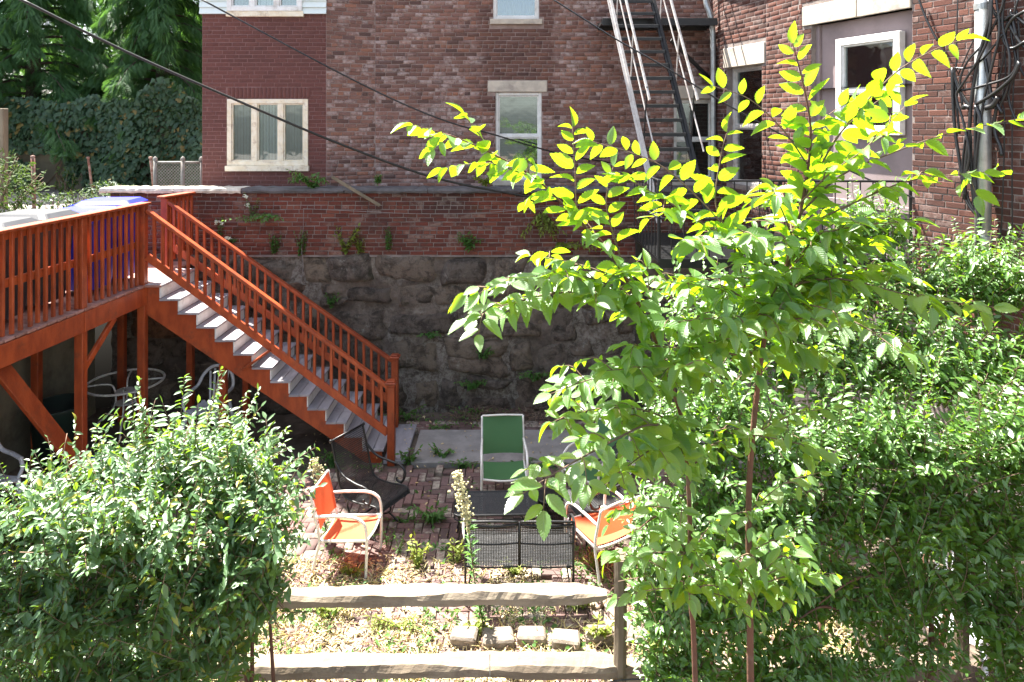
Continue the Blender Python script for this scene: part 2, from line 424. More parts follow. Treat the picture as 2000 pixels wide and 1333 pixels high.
class MB:
    def __init__(s):
        s.v, s.f = [], []

    def add(s, vs, fs, convex=False):
        o = len(s.v)
        vs = [Vector(v) for v in vs]
        if convex:
            c = sum(vs, Vector()) / len(vs)
            g = []
            for f in fs:
                a, b, d = vs[f[0]], vs[f[1]], vs[f[2]]
                n = (b - a).cross(d - a)
                fc = sum((vs[i] for i in f), Vector()) / len(f)
                g.append(f if n.dot(fc - c) >= 0 else tuple(reversed(f)))
            fs = g
        s.v += vs
        s.f += [tuple(i + o for i in f) for f in fs]
        return s

    def box(s, c, size, R=None, ch=0.0):
        c = Vector(c)
        a = [x / 2 for x in size]
        sg = [(x, y, z) for x in (-1, 1) for y in (-1, 1) for z in (-1, 1)]
        if ch <= 0:
            vs = [Vector((x * a[0], y * a[1], z * a[2])) for x, y, z in sg]
            fs = [(0, 1, 3, 2), (4, 6, 7, 5), (0, 4, 5, 1), (2, 3, 7, 6), (0, 2, 6, 4), (1, 5, 7, 3)]
        else:
            ch = min(ch, min(a) * 0.45)
            vs, fs = [], []
            for x, y, z in sg:
                vs.append(Vector((x * a[0], y * (a[1] - ch), z * (a[2] - ch))))
                vs.append(Vector((x * (a[0] - ch), y * a[1], z * (a[2] - ch))))
                vs.append(Vector((x * (a[0] - ch), y * (a[1] - ch), z * a[2])))
            q = [(0, 1, 3, 2), (4, 6, 7, 5), (0, 4, 5, 1), (2, 3, 7, 6), (0, 2, 6, 4), (1, 5, 7, 3)]
            ax = [0, 0, 1, 1, 2, 2]
            for f, k in zip(q, ax):
                fs.append(tuple(i * 3 + k for i in f))
            for i in range(8):
                fs.append((i * 3, i * 3 + 1, i * 3 + 2))
                for bit, (k1, k2) in ((4, (1, 2)), (2, (0, 2)), (1, (0, 1))):
                    j = i ^ bit
                    if j > i:
                        fs.append((i * 3 + k1, j * 3 + k1, j * 3 + k2, i * 3 + k2))
        if R is not None:
            vs = [R @ v for v in vs]
        return s.add([v + c for v in vs], fs, True)

    def bar(s, p0, p1, w_, h_, up=(0, 0, 1), ch=0.0):
        p0, p1 = Vector(p0), Vector(p1)
        x = (p1 - p0)
        L = x.length
        x.normalize()
        u = Vector(up)
        y = u.cross(x)
        if y.length < 1e-4:
            y = Vector((0, 1, 0)).cross(x)
        y.normalize()
        z = x.cross(y)
        R = Matrix((x, y, z)).transposed()
        return s.box((p0 + p1) / 2, (L, w_, h_), R, ch)

    def tube(s, pts, r, n=8, closed=False):
        pts = [Vector(p) for p in pts]
        N = len(pts)
        rr = r if isinstance(r, (list, tuple)) else [r] * N
        t0 = (pts[1] - pts[0]).normalized()
        ref = Vector((0, 0, 1)) if abs(t0.z) < 0.9 else Vector((1, 0, 0))
        nx = t0.cross(ref).normalized()
        vs = []
        for i, p in enumerate(pts):
            if closed:
                t = pts[(i + 1) % N] - pts[i - 1]
            else:
                t = pts[min(i + 1, N - 1)] - pts[max(i - 1, 0)]
            if t.length < 1e-9:
                t = t0.copy()
            t.normalize()
            nx = (nx - t * nx.dot(t))
            if nx.length < 1e-6:
                nx = t.orthogonal()
            nx.normalize()
            ny = t.cross(nx)
            for k in range(n):
                a = 2 * math.pi * k / n
                vs.append(p + (nx * math.cos(a) + ny * math.sin(a)) * rr[i])
        fs = []
        for i in range(N if closed else N - 1):
            j = (i + 1) % N
            for k in range(n):
                fs.append((i * n + k, i * n + (k + 1) % n, j * n + (k + 1) % n, j * n + k))
        if not closed:
            fs.append(tuple(reversed(range(n))))
            fs.append(tuple((N - 1) * n + k for k in range(n)))
        return s.add(vs, fs)

    def lathe(s, prof, c, n=24, R=None):
        c = Vector(c)
        vs, fs = [], []
        for r, z in prof:
            for k in range(n):
                a = 2 * math.pi * k / n
                v = Vector((r * math.cos(a), r * math.sin(a), z))
                vs.append((R @ v if R is not None else v) + c)
        for i in range(len(prof) - 1):
            for k in range(n):
                fs.append((i * n + k, i * n + (k + 1) % n, (i + 1) * n + (k + 1) % n, (i + 1) * n + k))
        return s.add(vs, fs)

    def prism(s, poly, d):
        """extrude polygon (list of points) by vector d"""
        n = len(poly)
        d = Vector(d)
        vs = [Vector(p) for p in poly] + [Vector(p) + d for p in poly]
        fs = [tuple(range(n)), tuple(reversed(range(n, 2 * n)))] + [(i, (i + 1) % n + 0, (i + 1) % n + n, i + n) for i in range(n)]
        return s.add(vs, [tuple(reversed(f)) for f in fs])

    def sheet(s, g):
        """grid of points g[i][j]"""
        m = len(g[0])
        fs = [(i * m + j, i * m + j + 1, (i + 1) * m + j + 1, (i + 1) * m + j) for i in range(len(g) - 1) for j in range(m - 1)]
        return s.add([p for r in g for p in r], fs)

    def mesh(s, name, mat, smooth=False):
        me = bpy.data.meshes.new(name)
        me.from_pydata([tuple(v) for v in s.v], [], s.f)
        if mat is not None:
            me.materials.append(M[mat] if isinstance(mat, str) else mat)
        if smooth:
            me.polygons.foreach_set('use_smooth', [True] * len(me.polygons))
        me.update()
        return me

    def build(s, name, mat, parent=None, smooth=False):
        o = bpy.data.objects.new(name, s.mesh(name, mat, smooth))
        COL.objects.link(o)
        return attach(o, parent)


# ---- leaf templates (base at origin, tip at +y, length 1)
def leaf_template(width=0.5, segs=4, teeth=False, fold=0.12, droop=0.25, peak=0.42):
    V, UV, Fc = [], [], []

    def wid(t):
        return width * 0.5 * (math.sin(math.pi * min(1, t ** (math.log(0.5) / math.log(peak)))) ** 0.85)

    def put_(x, t):
        V.append((x, t, abs(x) * fold * 2 - droop * t * t))
        UV.append((0.5 + x, t))
        return len(V) - 1
    mid = [put_(0, i / segs) for i in range(segs + 1)]
    for sgn in (-1, 1):
        prev = mid[0]
        for i in range(segs):
            t1 = (i + 1) / segs
            f = [mid[i]]
            if i > 0:
                f.append(prev)
            if teeth and i < segs:
                tt = t1 - 0.3 / segs
                f.append(put_(sgn * (wid(tt - 0.35 / segs) * 1.0), tt - 0.5 / segs))
                f.append(put_(sgn * (wid(tt) * 1.045 + 0.007), tt))
            if i < segs - 1:
                e = put_(sgn * wid(t1) * (0.95 if teeth else 1), t1)
                f.append(e)
                prev = e
            f.append(mid[i + 1])
            Fc.append(tuple(f) if sgn > 0 else tuple(reversed(f)))
    return np.array(V), np.array(UV), Fc


T_ELM = [leaf_template(w_, 8, True, f_, d_, p_) for w_, f_, d_, p_ in ((0.52, 0.16, 0.22, 0.42), (0.46, 0.3, 0.42, 0.45), (0.56, 0.08, 0.08, 0.4), (0.5, 0.22, -0.12, 0.43), (0.42, 0.4, 0.3, 0.42))]
T_SHRUB = [leaf_template(w_, 3, False, f_, d_, 0.45) for w_, f_, d_ in ((0.42, 0.22, 0.25), (0.36, 0.35, 0.4), (0.46, 0.1, 0.05), (0.3, 0.3, -0.1))]
T_SMALL = [leaf_template(0.46, 2, False, 0.2, 0.2, 0.5)]


def frond_template(n=8, L=0.4):
    """conifer spray: a stalk with narrow leaflets on both sides, drooping at the tip"""
    V, UV, Fc = [], [], []
    for i in range(n):
        t = (i + 0.6) / n
        l = L * math.sin(math.pi * (0.12 + 0.84 * t)) * 0.8
        for sg in (-1, 1):
            b = len(V)
            z = -0.35 * t * t
            V += [(0, t - 0.035, z), (sg * l * 0.55, t + l * 0.3 - 0.04, z - 0.03), (sg * l, t + l * 0.8, z - 0.16 * l - 0.03), (sg * l * 0.45, t + l * 0.5, z - 0.02)]
            UV += [(0.5, t)] * 4
            Fc.append((b, b + 1, b + 2, b + 3) if sg > 0 else (b + 3, b + 2, b + 1, b))
    return np.array(V), np.array(UV), Fc


T_FROND = frond_template()


def ivy_template():
    pts = [(0, 0), (0.28, -0.12), (0.5, 0.12), (0.34, 0.36), (0.3, 0.62), (0, 1.0), (-0.3, 0.62), (-0.34, 0.36), (-0.5, 0.12), (-0.28, -0.12)]
    V = [(0, 0.35, 0.06)] + [(x, y, -0.12 * (abs(x) * 2) ** 2) for x, y in pts]
    n = len(pts)
    Fc = [(0, 1 + i, 1 + (i + 1) % n) for i in range(n)]
    return np.array(V), np.array([(0.5 + v[0], v[1]) for v in V]), Fc


T_IVY = ivy_template()


def leaf_mesh(name, T, mats, mat):
    """many leaves in one mesh from 4x4 (3x4) matrices"""
    TT = T if isinstance(T, list) else [T]                # variants share one topology
    V, UV, Fc = TT[0]
    A = np.asarray(mats, dtype=np.float64)
    n, k = len(A), len(V)
    VV = np.stack([np.concatenate([t[0], np.ones((k, 1))], axis=1) for t in TT])
    co = np.einsum('nij,nkj->nki', A[:, :3, :], VV[np.arange(n) % len(TT)]).reshape(-1, 3)
    sizes = np.array([len(f) for f in Fc])
    flat = np.concatenate([np.array(f) for f in Fc])
    loops = (flat[None, :] + (np.arange(n) * k)[:, None]).ravel()
    tot = np.tile(sizes, n)
    start = np.concatenate([[0], np.cumsum(tot)[:-1]])
    me = bpy.data.meshes.new(name)
    me.vertices.add(len(co))
    me.vertices.foreach_set('co', co.ravel())
    me.loops.add(len(loops))
    me.loops.foreach_set('vertex_index', loops.astype(np.int32))
    me.polygons.add(len(tot))
    me.polygons.foreach_set('loop_start', start.astype(np.int32))
    me.polygons.foreach_set('loop_total', tot.astype(np.int32))
    me.update(calc_edges=True)
    uvl = me.uv_layers.new(name='UVMap')
    uvl.data.foreach_set('uv', np.tile(UV[flat], (n, 1)).ravel())
    me.polygons.foreach_set('use_smooth', [True] * len(tot))
    me.materials.append(M[mat])
    return me


def leaf_obj(name, T, mats, mat, parent=None):
    o = bpy.data.objects.new(name, leaf_mesh(name, T, mats, mat))
    COL.objects.link(o)
    return attach(o, parent)


def frame(p, axis, up, s, wid=1.0):
    y = axis.normalized()
    x = y.cross(up)
    if x.length < 1e-5:
        x = y.orthogonal()
    x.normalize()
    z = x.cross(y)
    return Matrix(((x.x * s * wid, y.x * s, z.x * s, p.x), (x.y * s * wid, y.y * s, z.y * s, p.y), (x.z * s * wid, y.z * s, z.z * s, p.z), (0, 0, 0, 1)))


def rv(a=1.0):
    return Vector((random.gauss(0, a), random.gauss(0, a), random.gauss(0, a)))


def in_frame(p, m=0):
    if p.y < 0.3:
        return False
    x, y = CX + F * p.x / p.y, HY + F * (H - p.z) / p.y
    return -m < x < 2000 + m and -m < y < 1333 + m


def split_leaves(mats, keep, T, mat, parent, crown_name):
    """the leaves that show largest become parts of their own, the rest one mass"""
    inn, out = [], []
    for m in mats:
        (inn if in_frame(m.translation) else out).append(m)
    inn.sort(key=lambda m: m.translation.y / m.to_scale().y)
    one, rest = inn[:keep], inn[keep:] + out
    mes = [leaf_mesh('leaf', t, [np.eye(4)], mat) for t in (T if isinstance(T, list) else [T])]
    inv = ROOTLOC[parent].inverted()
    for m in one:
        o = bpy.data.objects.new('leaf', random.choice(mes))
        COL.objects.link(o)
        o.parent = parent
        o.matrix_parent_inverse = inv
        o.matrix_basis = m
    c = leaf_obj(crown_name, T, [np.array(m) for m in rest], mat, parent)
    c['kind'] = 'stuff'


# ---- bricks
def brick_template(seed):
    r = random.Random(seed)
    j = lambda a: r.uniform(-a, a)
    f = [(-0.5, -1, -0.5), (0.5, -1, -0.5), (0.5, -1, 0.5), (-0.5, -1, 0.5)]
    fr = [(x * 0.955 + j(0.012), -1.0 + j(0.15), z * 0.86 + j(0.035)) for x, y, z in f]
    sd = [(x + j(0.006), -0.45, z + j(0.02)) for x, y, z in f]
    bk = [(x, 2.2, z) for x, y, z in f]
    V = fr + sd + bk
    Fc = [(0, 1, 2, 3)]
    for a, b in ((4, 0), (8, 4)):
        for i in range(4):
            k = (i + 1) % 4
            Fc.append((a + i, a + k, b + k, b + i))
    return np.array(V, dtype=float), np.zeros((12, 2)), Fc


BT = [brick_template(i) for i in range(4)]
BMESH = {}


def brick_meshes(mat):
    if mat not in BMESH:
        BMESH[mat] = []
        for T in BT:
            me = leaf_mesh('brick', T, [np.eye(4)], mat)
            me.polygons.foreach_set('use_smooth', [False] * len(me.polygons))
            BMESH[mat].append(me)
    return BMESH[mat]


def place_bricks(mats, mat, parent, keep=300, pref=None, name='brick', rest_name='brickwork'):
    """mats: matrices of single bricks. The KEEP that show largest are parts, the others one mass."""
    vis = [m for m in mats if in_frame(m.translation) and (pref is None or pref(m.translation))]
    vis.sort(key=lambda m: m.translation.y)
    one = vis[:keep]
    ids = set(id(m) for m in one)
    rest = [m for m in mats if id(m) not in ids]
    mes = brick_meshes(mat)
    inv = ROOTLOC[parent].inverted() if parent in ROOTLOC else Matrix.Identity(4)
    for m in one:
        o = bpy.data.objects.new(name, random.choice(mes))
        COL.objects.link(o)
        o.parent = parent
        o.matrix_parent_inverse = inv
        o.matrix_basis = m
    if rest:
        n = 4
        V, UV, Fc = BT[0]
        # four templates share one topology: pick one per brick
        co = []
        for i, m in enumerate(rest):
            A = np.array(m)
            T = BT[i % n][0]
            co.append(T @ A[:3, :3].T + A[:3, 3])
        co = np.concatenate(co)
        ident = (np.concatenate([co[i * 12:(i + 1) * 12] for i in range(len(rest))]), None, None)
        sizes = np.array([len(f) for f in Fc])
        flat = np.concatenate([np.array(f) for f in Fc])
        k = len(rest)
        loops = (flat[None, :] + (np.arange(k) * 12)[:, None]).ravel()
        tot = np.tile(sizes, k)
        me = bpy.data.meshes.new(rest_name)
        me.vertices.add(len(co))
        me.vertices.foreach_set('co', co.ravel())
        me.loops.add(len(loops))
        me.loops.foreach_set('vertex_index', loops.astype(np.int32))
        me.polygons.add(len(tot))
        me.polygons.foreach_set('loop_start', np.concatenate([[0], np.cumsum(tot)[:-1]]).astype(np.int32))
        me.polygons.foreach_set('loop_total', tot.astype(np.int32))
        me.update(calc_edges=True)
        me.materials.append(M[mat])
        o = bpy.data.objects.new(rest_name, me)
        COL.objects.link(o)
        attach(o, parent)
        o['kind'] = 'stuff'


def wall_bricks(O, D, u0, u1, z0, z1, holes=(), course=0.0677, length=0.225, joint=0.011, proud=0.008, headers=0, jit=0.003, stack=()):
    """matrices of bricks of a wall from O along unit D (horizontal); the face looks to the side of (D.y, -D.x)"""
    D = Vector(D).normalized()
    n = Vector((D.y, -D.x, 0))                                # outward normal (towards -y local)
    out = []
    nrow = int(round((z1 - z0) / course))
    ch = (z1 - z0) / max(1, nrow)
    for k in range(nrow):
        zc = z0 + (k + 0.5) * ch
        hd = headers and k % headers == headers - 1
        L = length * (0.5 if hd else 1.0)
        u = u0 - (L * 0.5 if k % 2 else 0) - (0.03 * (k % 3))
        while u < u1:
            segs = [(max(u, u0), min(u + L, u1))]
            for (a, b, c, d) in holes:
                if c - ch * 0.5 < zc < d + ch * 0.5:
                    ns = []
                    for s0, s1 in segs:
                        if s1 <= a or s0 >= b:
                            ns.append((s0, s1))
                        else:
                            if s0 < a:
                                ns.append((s0, a))
                            if s1 > b:
                                ns.append((b, s1))
                    segs = ns
            for s0, s1 in segs:
                if s1 - s0 > 0.03:
                    uc, ln = (s0 + s1) / 2, s1 - s0 - joint
                    p = O + D * uc + Vector((0, 0, zc + random.uniform(-jit, jit)))
                    pr = proud * random.uniform(0.4, 1.3)
                    X, Z = D * ln, Vector((0, 0, ch - joint))
                    tilt = random.uniform(-0.006, 0.006)
                    X = X + Vector((0, 0, tilt * ln))
                    Yv = -n * pr
                    out.append(Matrix(((X.x, Yv.x, Z.x, p.x), (X.y, Yv.y, Z.y, p.y), (X.z, Yv.z, Z.z, p.z), (0, 0, 0, 1))))
            u += L
    return out


def holed(mb, O, D, u0, u1, z0, z1, holes, reveal=0.12):
    """wall face with openings and their reveals"""
    D = Vector(D).normalized()
    n = Vector((D.y, -D.x, 0))
    us = sorted(set([u0, u1] + [min(max(x, u0), u1) for h in holes for x in h[:2]]))
    zs = sorted(set([z0, z1] + [min(max(x, z0), z1) for h in holes for x in h[2:]]))
    pt = lambda u, z, d=0: O + D * u + Vector((0, 0, z)) - n * d
    for i in range(len(us) - 1):
        for j in range(len(zs) - 1):
            uc, zc = (us[i] + us[i + 1]) / 2, (zs[j] + zs[j + 1]) / 2
            if any(a < uc < b and c < zc < d for a, b, c, d in holes):
                continue
            mb.add([pt(us[i], zs[j]), pt(us[i + 1], zs[j]), pt(us[i + 1], zs[j + 1]), pt(us[i], zs[j + 1])], [(0, 1, 2, 3)])
    for a, b, c, d in holes:
        a, b, c, d = max(a, u0), min(b, u1), max(c, z0), min(d, z1)
        for (ua, za), (ub, zb) in (((a, c), (a, d)), ((a, d), (b, d)), ((b, d), (b, c)), ((b, c), (a, c))):
            mb.add([pt(ua, za), pt(ub, zb), pt(ub, zb, reveal), pt(ua, za, reveal)], [(0, 1, 2, 3)])


def obox(mb, O, D, u0, u1, z0, z1, d0, d1, ch=0.004):
    """box on a wall: along u, up z, from d0 (out of the wall, positive) to d1 (behind is negative)"""
    D = Vector(D).normalized()
    n = Vector((D.y, -D.x, 0))
    R = Matrix((D, -n, Vector((0, 0, 1)))).transposed()
    c = O + D * ((u0 + u1) / 2) + n * ((d0 + d1) / 2) + Vector((0, 0, (z0 + z1) / 2))
    mb.box(c, (abs(u1 - u0), abs(d0 - d1), abs(z1 - z0)), R, ch)


# ================================================================== THE SETTING
V3 = Vector


def structure(name, mb, mat, smooth=False):
    o = mb.build(name, mat, None, smooth)
    o['kind'] = 'structure'
    return o


# lower ground, with a little relief; a concrete walk; the brick patio
mb = MB()
xs = [-60, -30, -15, -8] + [-6.6 + 0.33 * i for i in range(40)] + [8, 15, 30, 60]
ys = [-60, -25, -8, 0, 3] + [4.5 + 0.26 * i for i in range(26)]
mb.sheet([[V3((x, y, -0.03 + (0.035 * noise.noise(V3((x * 1.3, y * 1.3, 0))) if abs(x) < 7 and y > 4 else -0.02))) for x in xs] for y in ys])
structure('ground', mb, 'soil')
mb = MB()
gx = [-1.36 + 0.19 * i for i in range(30)]
mb2 = MB()
mb2.box((1.75, 9.56, -0.05), (6.2, 0.96, 0.2), None, 0.012)
structure('concrete_path', mb2, 'slab')

# upper terrain behind the retaining wall and behind the concrete wall on the left
mb = MB()
uy = [10.95, 11.5, 12, 12.6, 13.2, 13.8, 14.5, 15.5, 17, 20, 30, 60, 120]
ux = [-90, -40, -20, -14, -11, -9.5, -8.6, -8, -7.4, -6.8, -6.2, -5.6, -5, -3, 0, 3, 6, 10, 30, 90]
mb.sheet([[V3((x, y, 3.1 + (0.0 if x > -6.5 else 0.1 * noise.noise(V3((x, y, 0)))) + max(0, (y - 15)) * 0.0)) for x in ux] for y in uy])
structure('upper_terrain', mb, 'gravel')
mb = MB()
uy = [-20, 0, 4, 6, 7, 7.8, 8.6, 9.2, 9.8, 10.4, 10.95]
ux2 = [-90, -40, -20, -14, -11, -9.5, -8.6, -8, -7.4, -6.9]
mb.sheet([[V3((x, y, 3.06 + 0.1 * noise.noise(V3((x, y, 0))) * (1 if x < -7 else 0) - 0.02 * max(0, 9 - y))) for x in ux2] for y in uy])
structure('gravel_slope', mb, 'gravel')

patio = MB()
patio.sheet([[V3((x, y, -0.012)) for x in (-3.5, -1.5, 0.5, 2.9)] for y in (5.45, 7, 9.05)])
patio = structure('patio', patio, 'soil')
cells = []
bw = 0.1
for i in range(0, 66):
    for j in range(-2, 38):
        k = (i - j) % 4
        x, y = -3.5 + i * bw, 5.45 + j * bw
        if k == 0:
            cells.append((x + bw, y + bw / 2, 0))
        elif k == 3:
            cells.append((x + bw / 2, y + bw, 1))
for i in range(30):                                   # narrow strip beyond the path
    for r in range(3):
        cells.append((-1.5 + i * 0.2 + 0.1 * (r % 2), 10.12 + r * bw, 0))
mats = []
for x, y, v in cells:
    if not (5.5 < y < 8.98 or y > 10.05) or not -3.45 < x < 2.85 + (2 if y > 10 else 0):
        continue
    if random.random() < 0.03:
        continue
    z = 0.012 + 0.012 * noise.noise(V3((x * 1.2, y * 1.2, 3))) + random.uniform(-0.004, 0.005)
    a = random.uniform(-0.03, 0.03) + (math.pi / 2 if v else 0)
    X = V3((math.cos(a), math.sin(a), 0)) * (0.2 - 0.008)
    Yd = V3((-math.sin(a), math.cos(a), 0)) * (0.1 - 0.008)
    t = V3((random.uniform(-0.03, 0.03), random.uniform(-0.03, 0.03), 1)) * 0.02
    # brick template: y=-1 is the exposed face -> map local -y to up, local z across
    mats.append(Matrix(((X.x, -t.x, Yd.x, x), (X.y, -t.y, Yd.y, y), (X.z, -t.z, Yd.z, z), (0, 0, 0, 1))))
place_bricks(mats, 'paver', patio, 300, lambda p: -1.7 < p.x < 1.2 and p.y > 6.75 and p.y < 9, 'paving_brick', 'paving_bricks')

# ------------------------------------------------------------------ retaining wall: rubble below, brick above, coping on top
WY, WX0, WX1, WZB, WZT = 10.83, -6.34, 3.6, 2.47, 3.45
rw = root('retaining_wall', 'old retaining wall of mossy rubble stone below and red brick above, along the back of the patio', 'wall', (-1.4, WY, 0))
mb = MB()
mb.sheet([[V3((x, WY - 0.06 * noise.noise(V3((x * 1.7, z * 1.7, 5))) - 0.05 * noise.noise(V3((x * 6, z * 6, 1))) - 0.015, z)) for x in np.linspace(WX0, WX1, 150)] for z in np.linspace(-0.1, WZB, 46)])
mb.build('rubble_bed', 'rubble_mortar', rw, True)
mb = MB()
mb.box(((WX0 + WX1) / 2, WY + 0.2, (WZT - 0.1) / 2), (WX1 - WX0, 0.3, WZT + 0.1))
mb.build('wall_core', 'mortar', rw)


def stone(quad, bulge, seed):
    """rounded irregular stone filling quad (four corners on the wall plane)"""
    a, b, c, d = quad
    g = []
    n, m = 9, 8
    rd = random.uniform(0.0, 0.24)
    for j in range(m + 1):
        row = []
        for i in range(n + 1):
            s, t = 2 * i / n - 1, 2 * j / m - 1
            # square -> rounder
            sx = s * math.sqrt(max(0, 1 - rd * t * t))
            tz = t * math.sqrt(max(0, 1 - rd * s * s))
            u, v = (sx + 1) / 2, (tz + 1) / 2
            p = a.lerp(b, u).lerp(d.lerp(c, u), v)
            e = max(abs(s), abs(t))
            h = bulge * (1 - e ** 7) - 0.04 * (e ** 8)
            q = V3((p.x * 3.1, p.z * 3.1, seed * 7.3))
            nz = noise.fractal(q, 0.8, 2.2, 4)
            p = p + V3((0.09 * noise.noise(q * 0.7 + V3((9, 0, 0))), -h - 0.055 * nz * (1 - 0.4 * e), 0.085 * noise.noise(q * 0.7 + V3((0, 9, 0)))))
            row.append(p)
        g.append(row)
    m_ = MB()
    m_.sheet(g)
    return m_


random.seed(21)
rows = [-0.05, 0.58, 1.14, 1.62, 2.0, 2.48]
prev_cuts = None
si = 0
for r in range(len(rows) - 1):
    z0, z1 = rows[r], rows[r + 1]
    x = WX0 + random.uniform(0, 0.2)
    while x < WX1 - 0.2:
        wd = random.choice([0.4, 0.6, 0.75, 0.95, 1.25]) * random.uniform(0.85, 1.2)
        if z1 - z0 < 0.35:
            wd *= 0.85
        x1 = min(x + wd, WX1)
        if random.random() < 0.22 and r < 4:             # pair of small stones, one above the other
            zm = (z0 + z1) / 2 + random.uniform(-0.05, 0.05)
            spans = [(z0, zm), (zm, z1)]
        else:
            spans = [(z0, z1)]
        for za, zb in spans:
            j = lambda k=0.075: random.uniform(-k, k)
            gp = random.uniform(-0.02, 0.04)
            q = [V3((x + gp + j(), WY, za + gp * 0.7 + j())), V3((x1 - gp + j(), WY, za + gp * 0.7 + j())), V3((x1 - gp + j(), WY, zb - gp * 0.7 + j())), V3((x + gp + j(), WY, zb - gp * 0.7 + j()))]
            stone(q, random.choice([0.03, 0.05, 0.07, 0.1]) + (0.04 if r == 4 else 0), si).build('stone', 'stone', rw, True)
            si += 1
        x = x1
O = V3((0, WY - 0.06, 0))
mb = MB()
holed(mb, O, (1, 0, 0), WX0, WX1, WZB - 0.03, WZT, [])
mb.add([O + V3((WX0, 0, WZB - 0.03)), O + V3((WX1, 0, WZB - 0.03)), V3((WX1, WY + 0.1, WZB - 0.03)), V3((WX0, WY + 0.1, WZB - 0.03))], [(0, 1, 2, 3)])
mb.add([O + V3((WX0, 0, WZB - 0.03)), O + V3((WX0, 0, WZT)), V3((WX0, WY + 0.05, WZT)), V3((WX0, WY + 0.05, WZB - 0.03))], [(0, 1, 2, 3)])
mb.build('brick_bed', 'mortar', rw)
mats = wall_bricks(O, (1, 0, 0), WX0, WX1, WZB, WZT, course=0.0655, length=0.215, headers=6, proud=0.012, jit=0.004)
place_bricks(mats, 'brick_low', rw, 300, lambda p: -3.6 < p.x < 0.9)
x = WX0 - 0.12
for i, L in enumerate([1.15, 1.05, 1.6, 1.3, 1.45, 1.5, 1.2, 1.0]):
    mb = MB()
    g = []
    nx = 14
    top = WZT + 0.075
    for (dy, dz) in ((0.3, 0.0), (-0.14, 0.004), (-0.155, -0.035), (-0.14, -0.07), (0.0, -0.075)):
        g.append([V3((x + L * k / nx, WY + dy + 0.02 * noise.noise(V3((x + k * 0.4, dy, 2))), top + dz + 0.02 * noise.noise(V3((x * 2 + k * 0.9, dz * 20, 4))))) for k in range(nx + 1)])
    mb.sheet([list(reversed(r)) for r in g])
    mb.build('coping_slab', 'coping_white' if i < 2 else 'coping', rw)
    x += L + 0.012

# concrete wall on the left, carrying the gravel above
cw = MB()
n1, n2 = 60, 30
cw.sheet([[V3((-6.6 + 0.02 * noise.noise(V3((y * 2, z * 2, 0))), y, z)) for y in np.linspace(2, 10.8, n1)] for z in np.linspace(-0.1, 3.05, n2)])
cw.box((-6.75, 6.4, 1.5), (0.24, 8.9, 3.14))
o = cw.build('concrete_wall', 'concrete')
tag(o, 'stained bare concrete wall in deep shade under the orange deck', 'wall')

# ------------------------------------------------------------------ rear apartment house (patchy brick), Y = 11.7
BY = 11.7
bh = root('apartment_house', 'tall old brick apartment house with patches of white paint left on its bricks', 'building', (0, BY, 3.1))
X0, X1 = (733 - 1000) * BY / F, 3.62
O = V3((0, BY, 0))
win1 = (P(968, 0, BY).x, P(1058, 0, BY).x, P(0, 352, BY).z, P(0, 181, BY).z)
win2 = (P(963, 0, BY).x, P(1053, 0, BY).x, P(0, 38, BY).z, P(0, -150, BY).z)
win3 = (P(1316, 0, BY).x, P(1396, 0, BY).x, P(0, 352, BY).z, P(0, 194, BY).z)
holes = [win1, win2, win3]
mb = MB()
holed(mb, O, (1, 0, 0), X0, X1, 3.0, 7.0, holes, 0.14)
A0 = V3(((637 - 1000) * 11.45 / F, 11.45, 0))
A1 = V3((X0, BY, 0))
Dm = (A1 - A0).normalized()
Lf = (A1 - A0).length
holed(mb, A0, Dm, 0, Lf, 3.0, 7.0, [])
mb.build('wall', 'mortar_pink', bh)
mb = MB()
mb.box((1.5, BY + 2.4, 5.05), (4.3, 4.2, 3.9))          # lower right part of the house
mb.box((-1.95, BY + 2.4, 7.05), (2.7, 4.2, 7.9))
mb.build('rear_mass', 'room', bh)
mb = MB()                                              # upper storeys of the taller part, out of the picture
mb.box((-1.62, BY + 1.4, 9.0), (2.04, 2.75, 4.0))
mb.build('upper_storeys', 'mortar_pink', bh)
mats = wall_bricks(O, (1, 0, 0), X0, X1, 3.05, 6.98, [(win1[0] - 0.0, win1[1], win1[2] - 0.0, win1[3]), win2, win3, (P(952, 0, BY).x, P(1069, 0, BY).x, P(0, 181, BY).z, P(0, 157, BY).z), (P(956, 0, BY).x, P(1062, 0, BY).x, P(0, 50, BY).z, P(0, 38, BY).z)], course=0.0677, length=0.205, headers=6, proud=0.011, jit=0.004)
mats2 = wall_bricks(A0, Dm, 0, Lf, 3.05, 6.98, course=0.0677, length=0.2, headers=6, proud=0.011, jit=0.004)
place_bricks(mats + mats2, 'brick_main', bh, 300, lambda p: p.z < 6.6 and (p.x < -0.6 or 0.75 < p.x < 1.4) and p.z > 4.35)
mb = MB()
obox(mb, O, (1, 0, 0), P(953, 0, BY).x, P(1068, 0, BY).x, P(0, 180, BY).z, P(0, 158, BY).z, 0.02, -0.1, 0.006)
mb.build('lintel', 'limestone', bh)
mb = MB()
obox(mb, O, (1, 0, 0), P(1312, 0, BY).x, 3.6, P(0, 193, BY).z, P(0, 168, BY).z, 0.02, -0.1, 0.006)
mb.build('lintel', 'limestone', bh)
mb = MB()
obox(mb, O, (1, 0, 0), P(1300, 0, BY).x, 3.6, P(0, 55, BY).z, P(0, 44, BY).z, 0.05, -0.1, 0.006)
mb.build('string_course', 'limestone', bh)


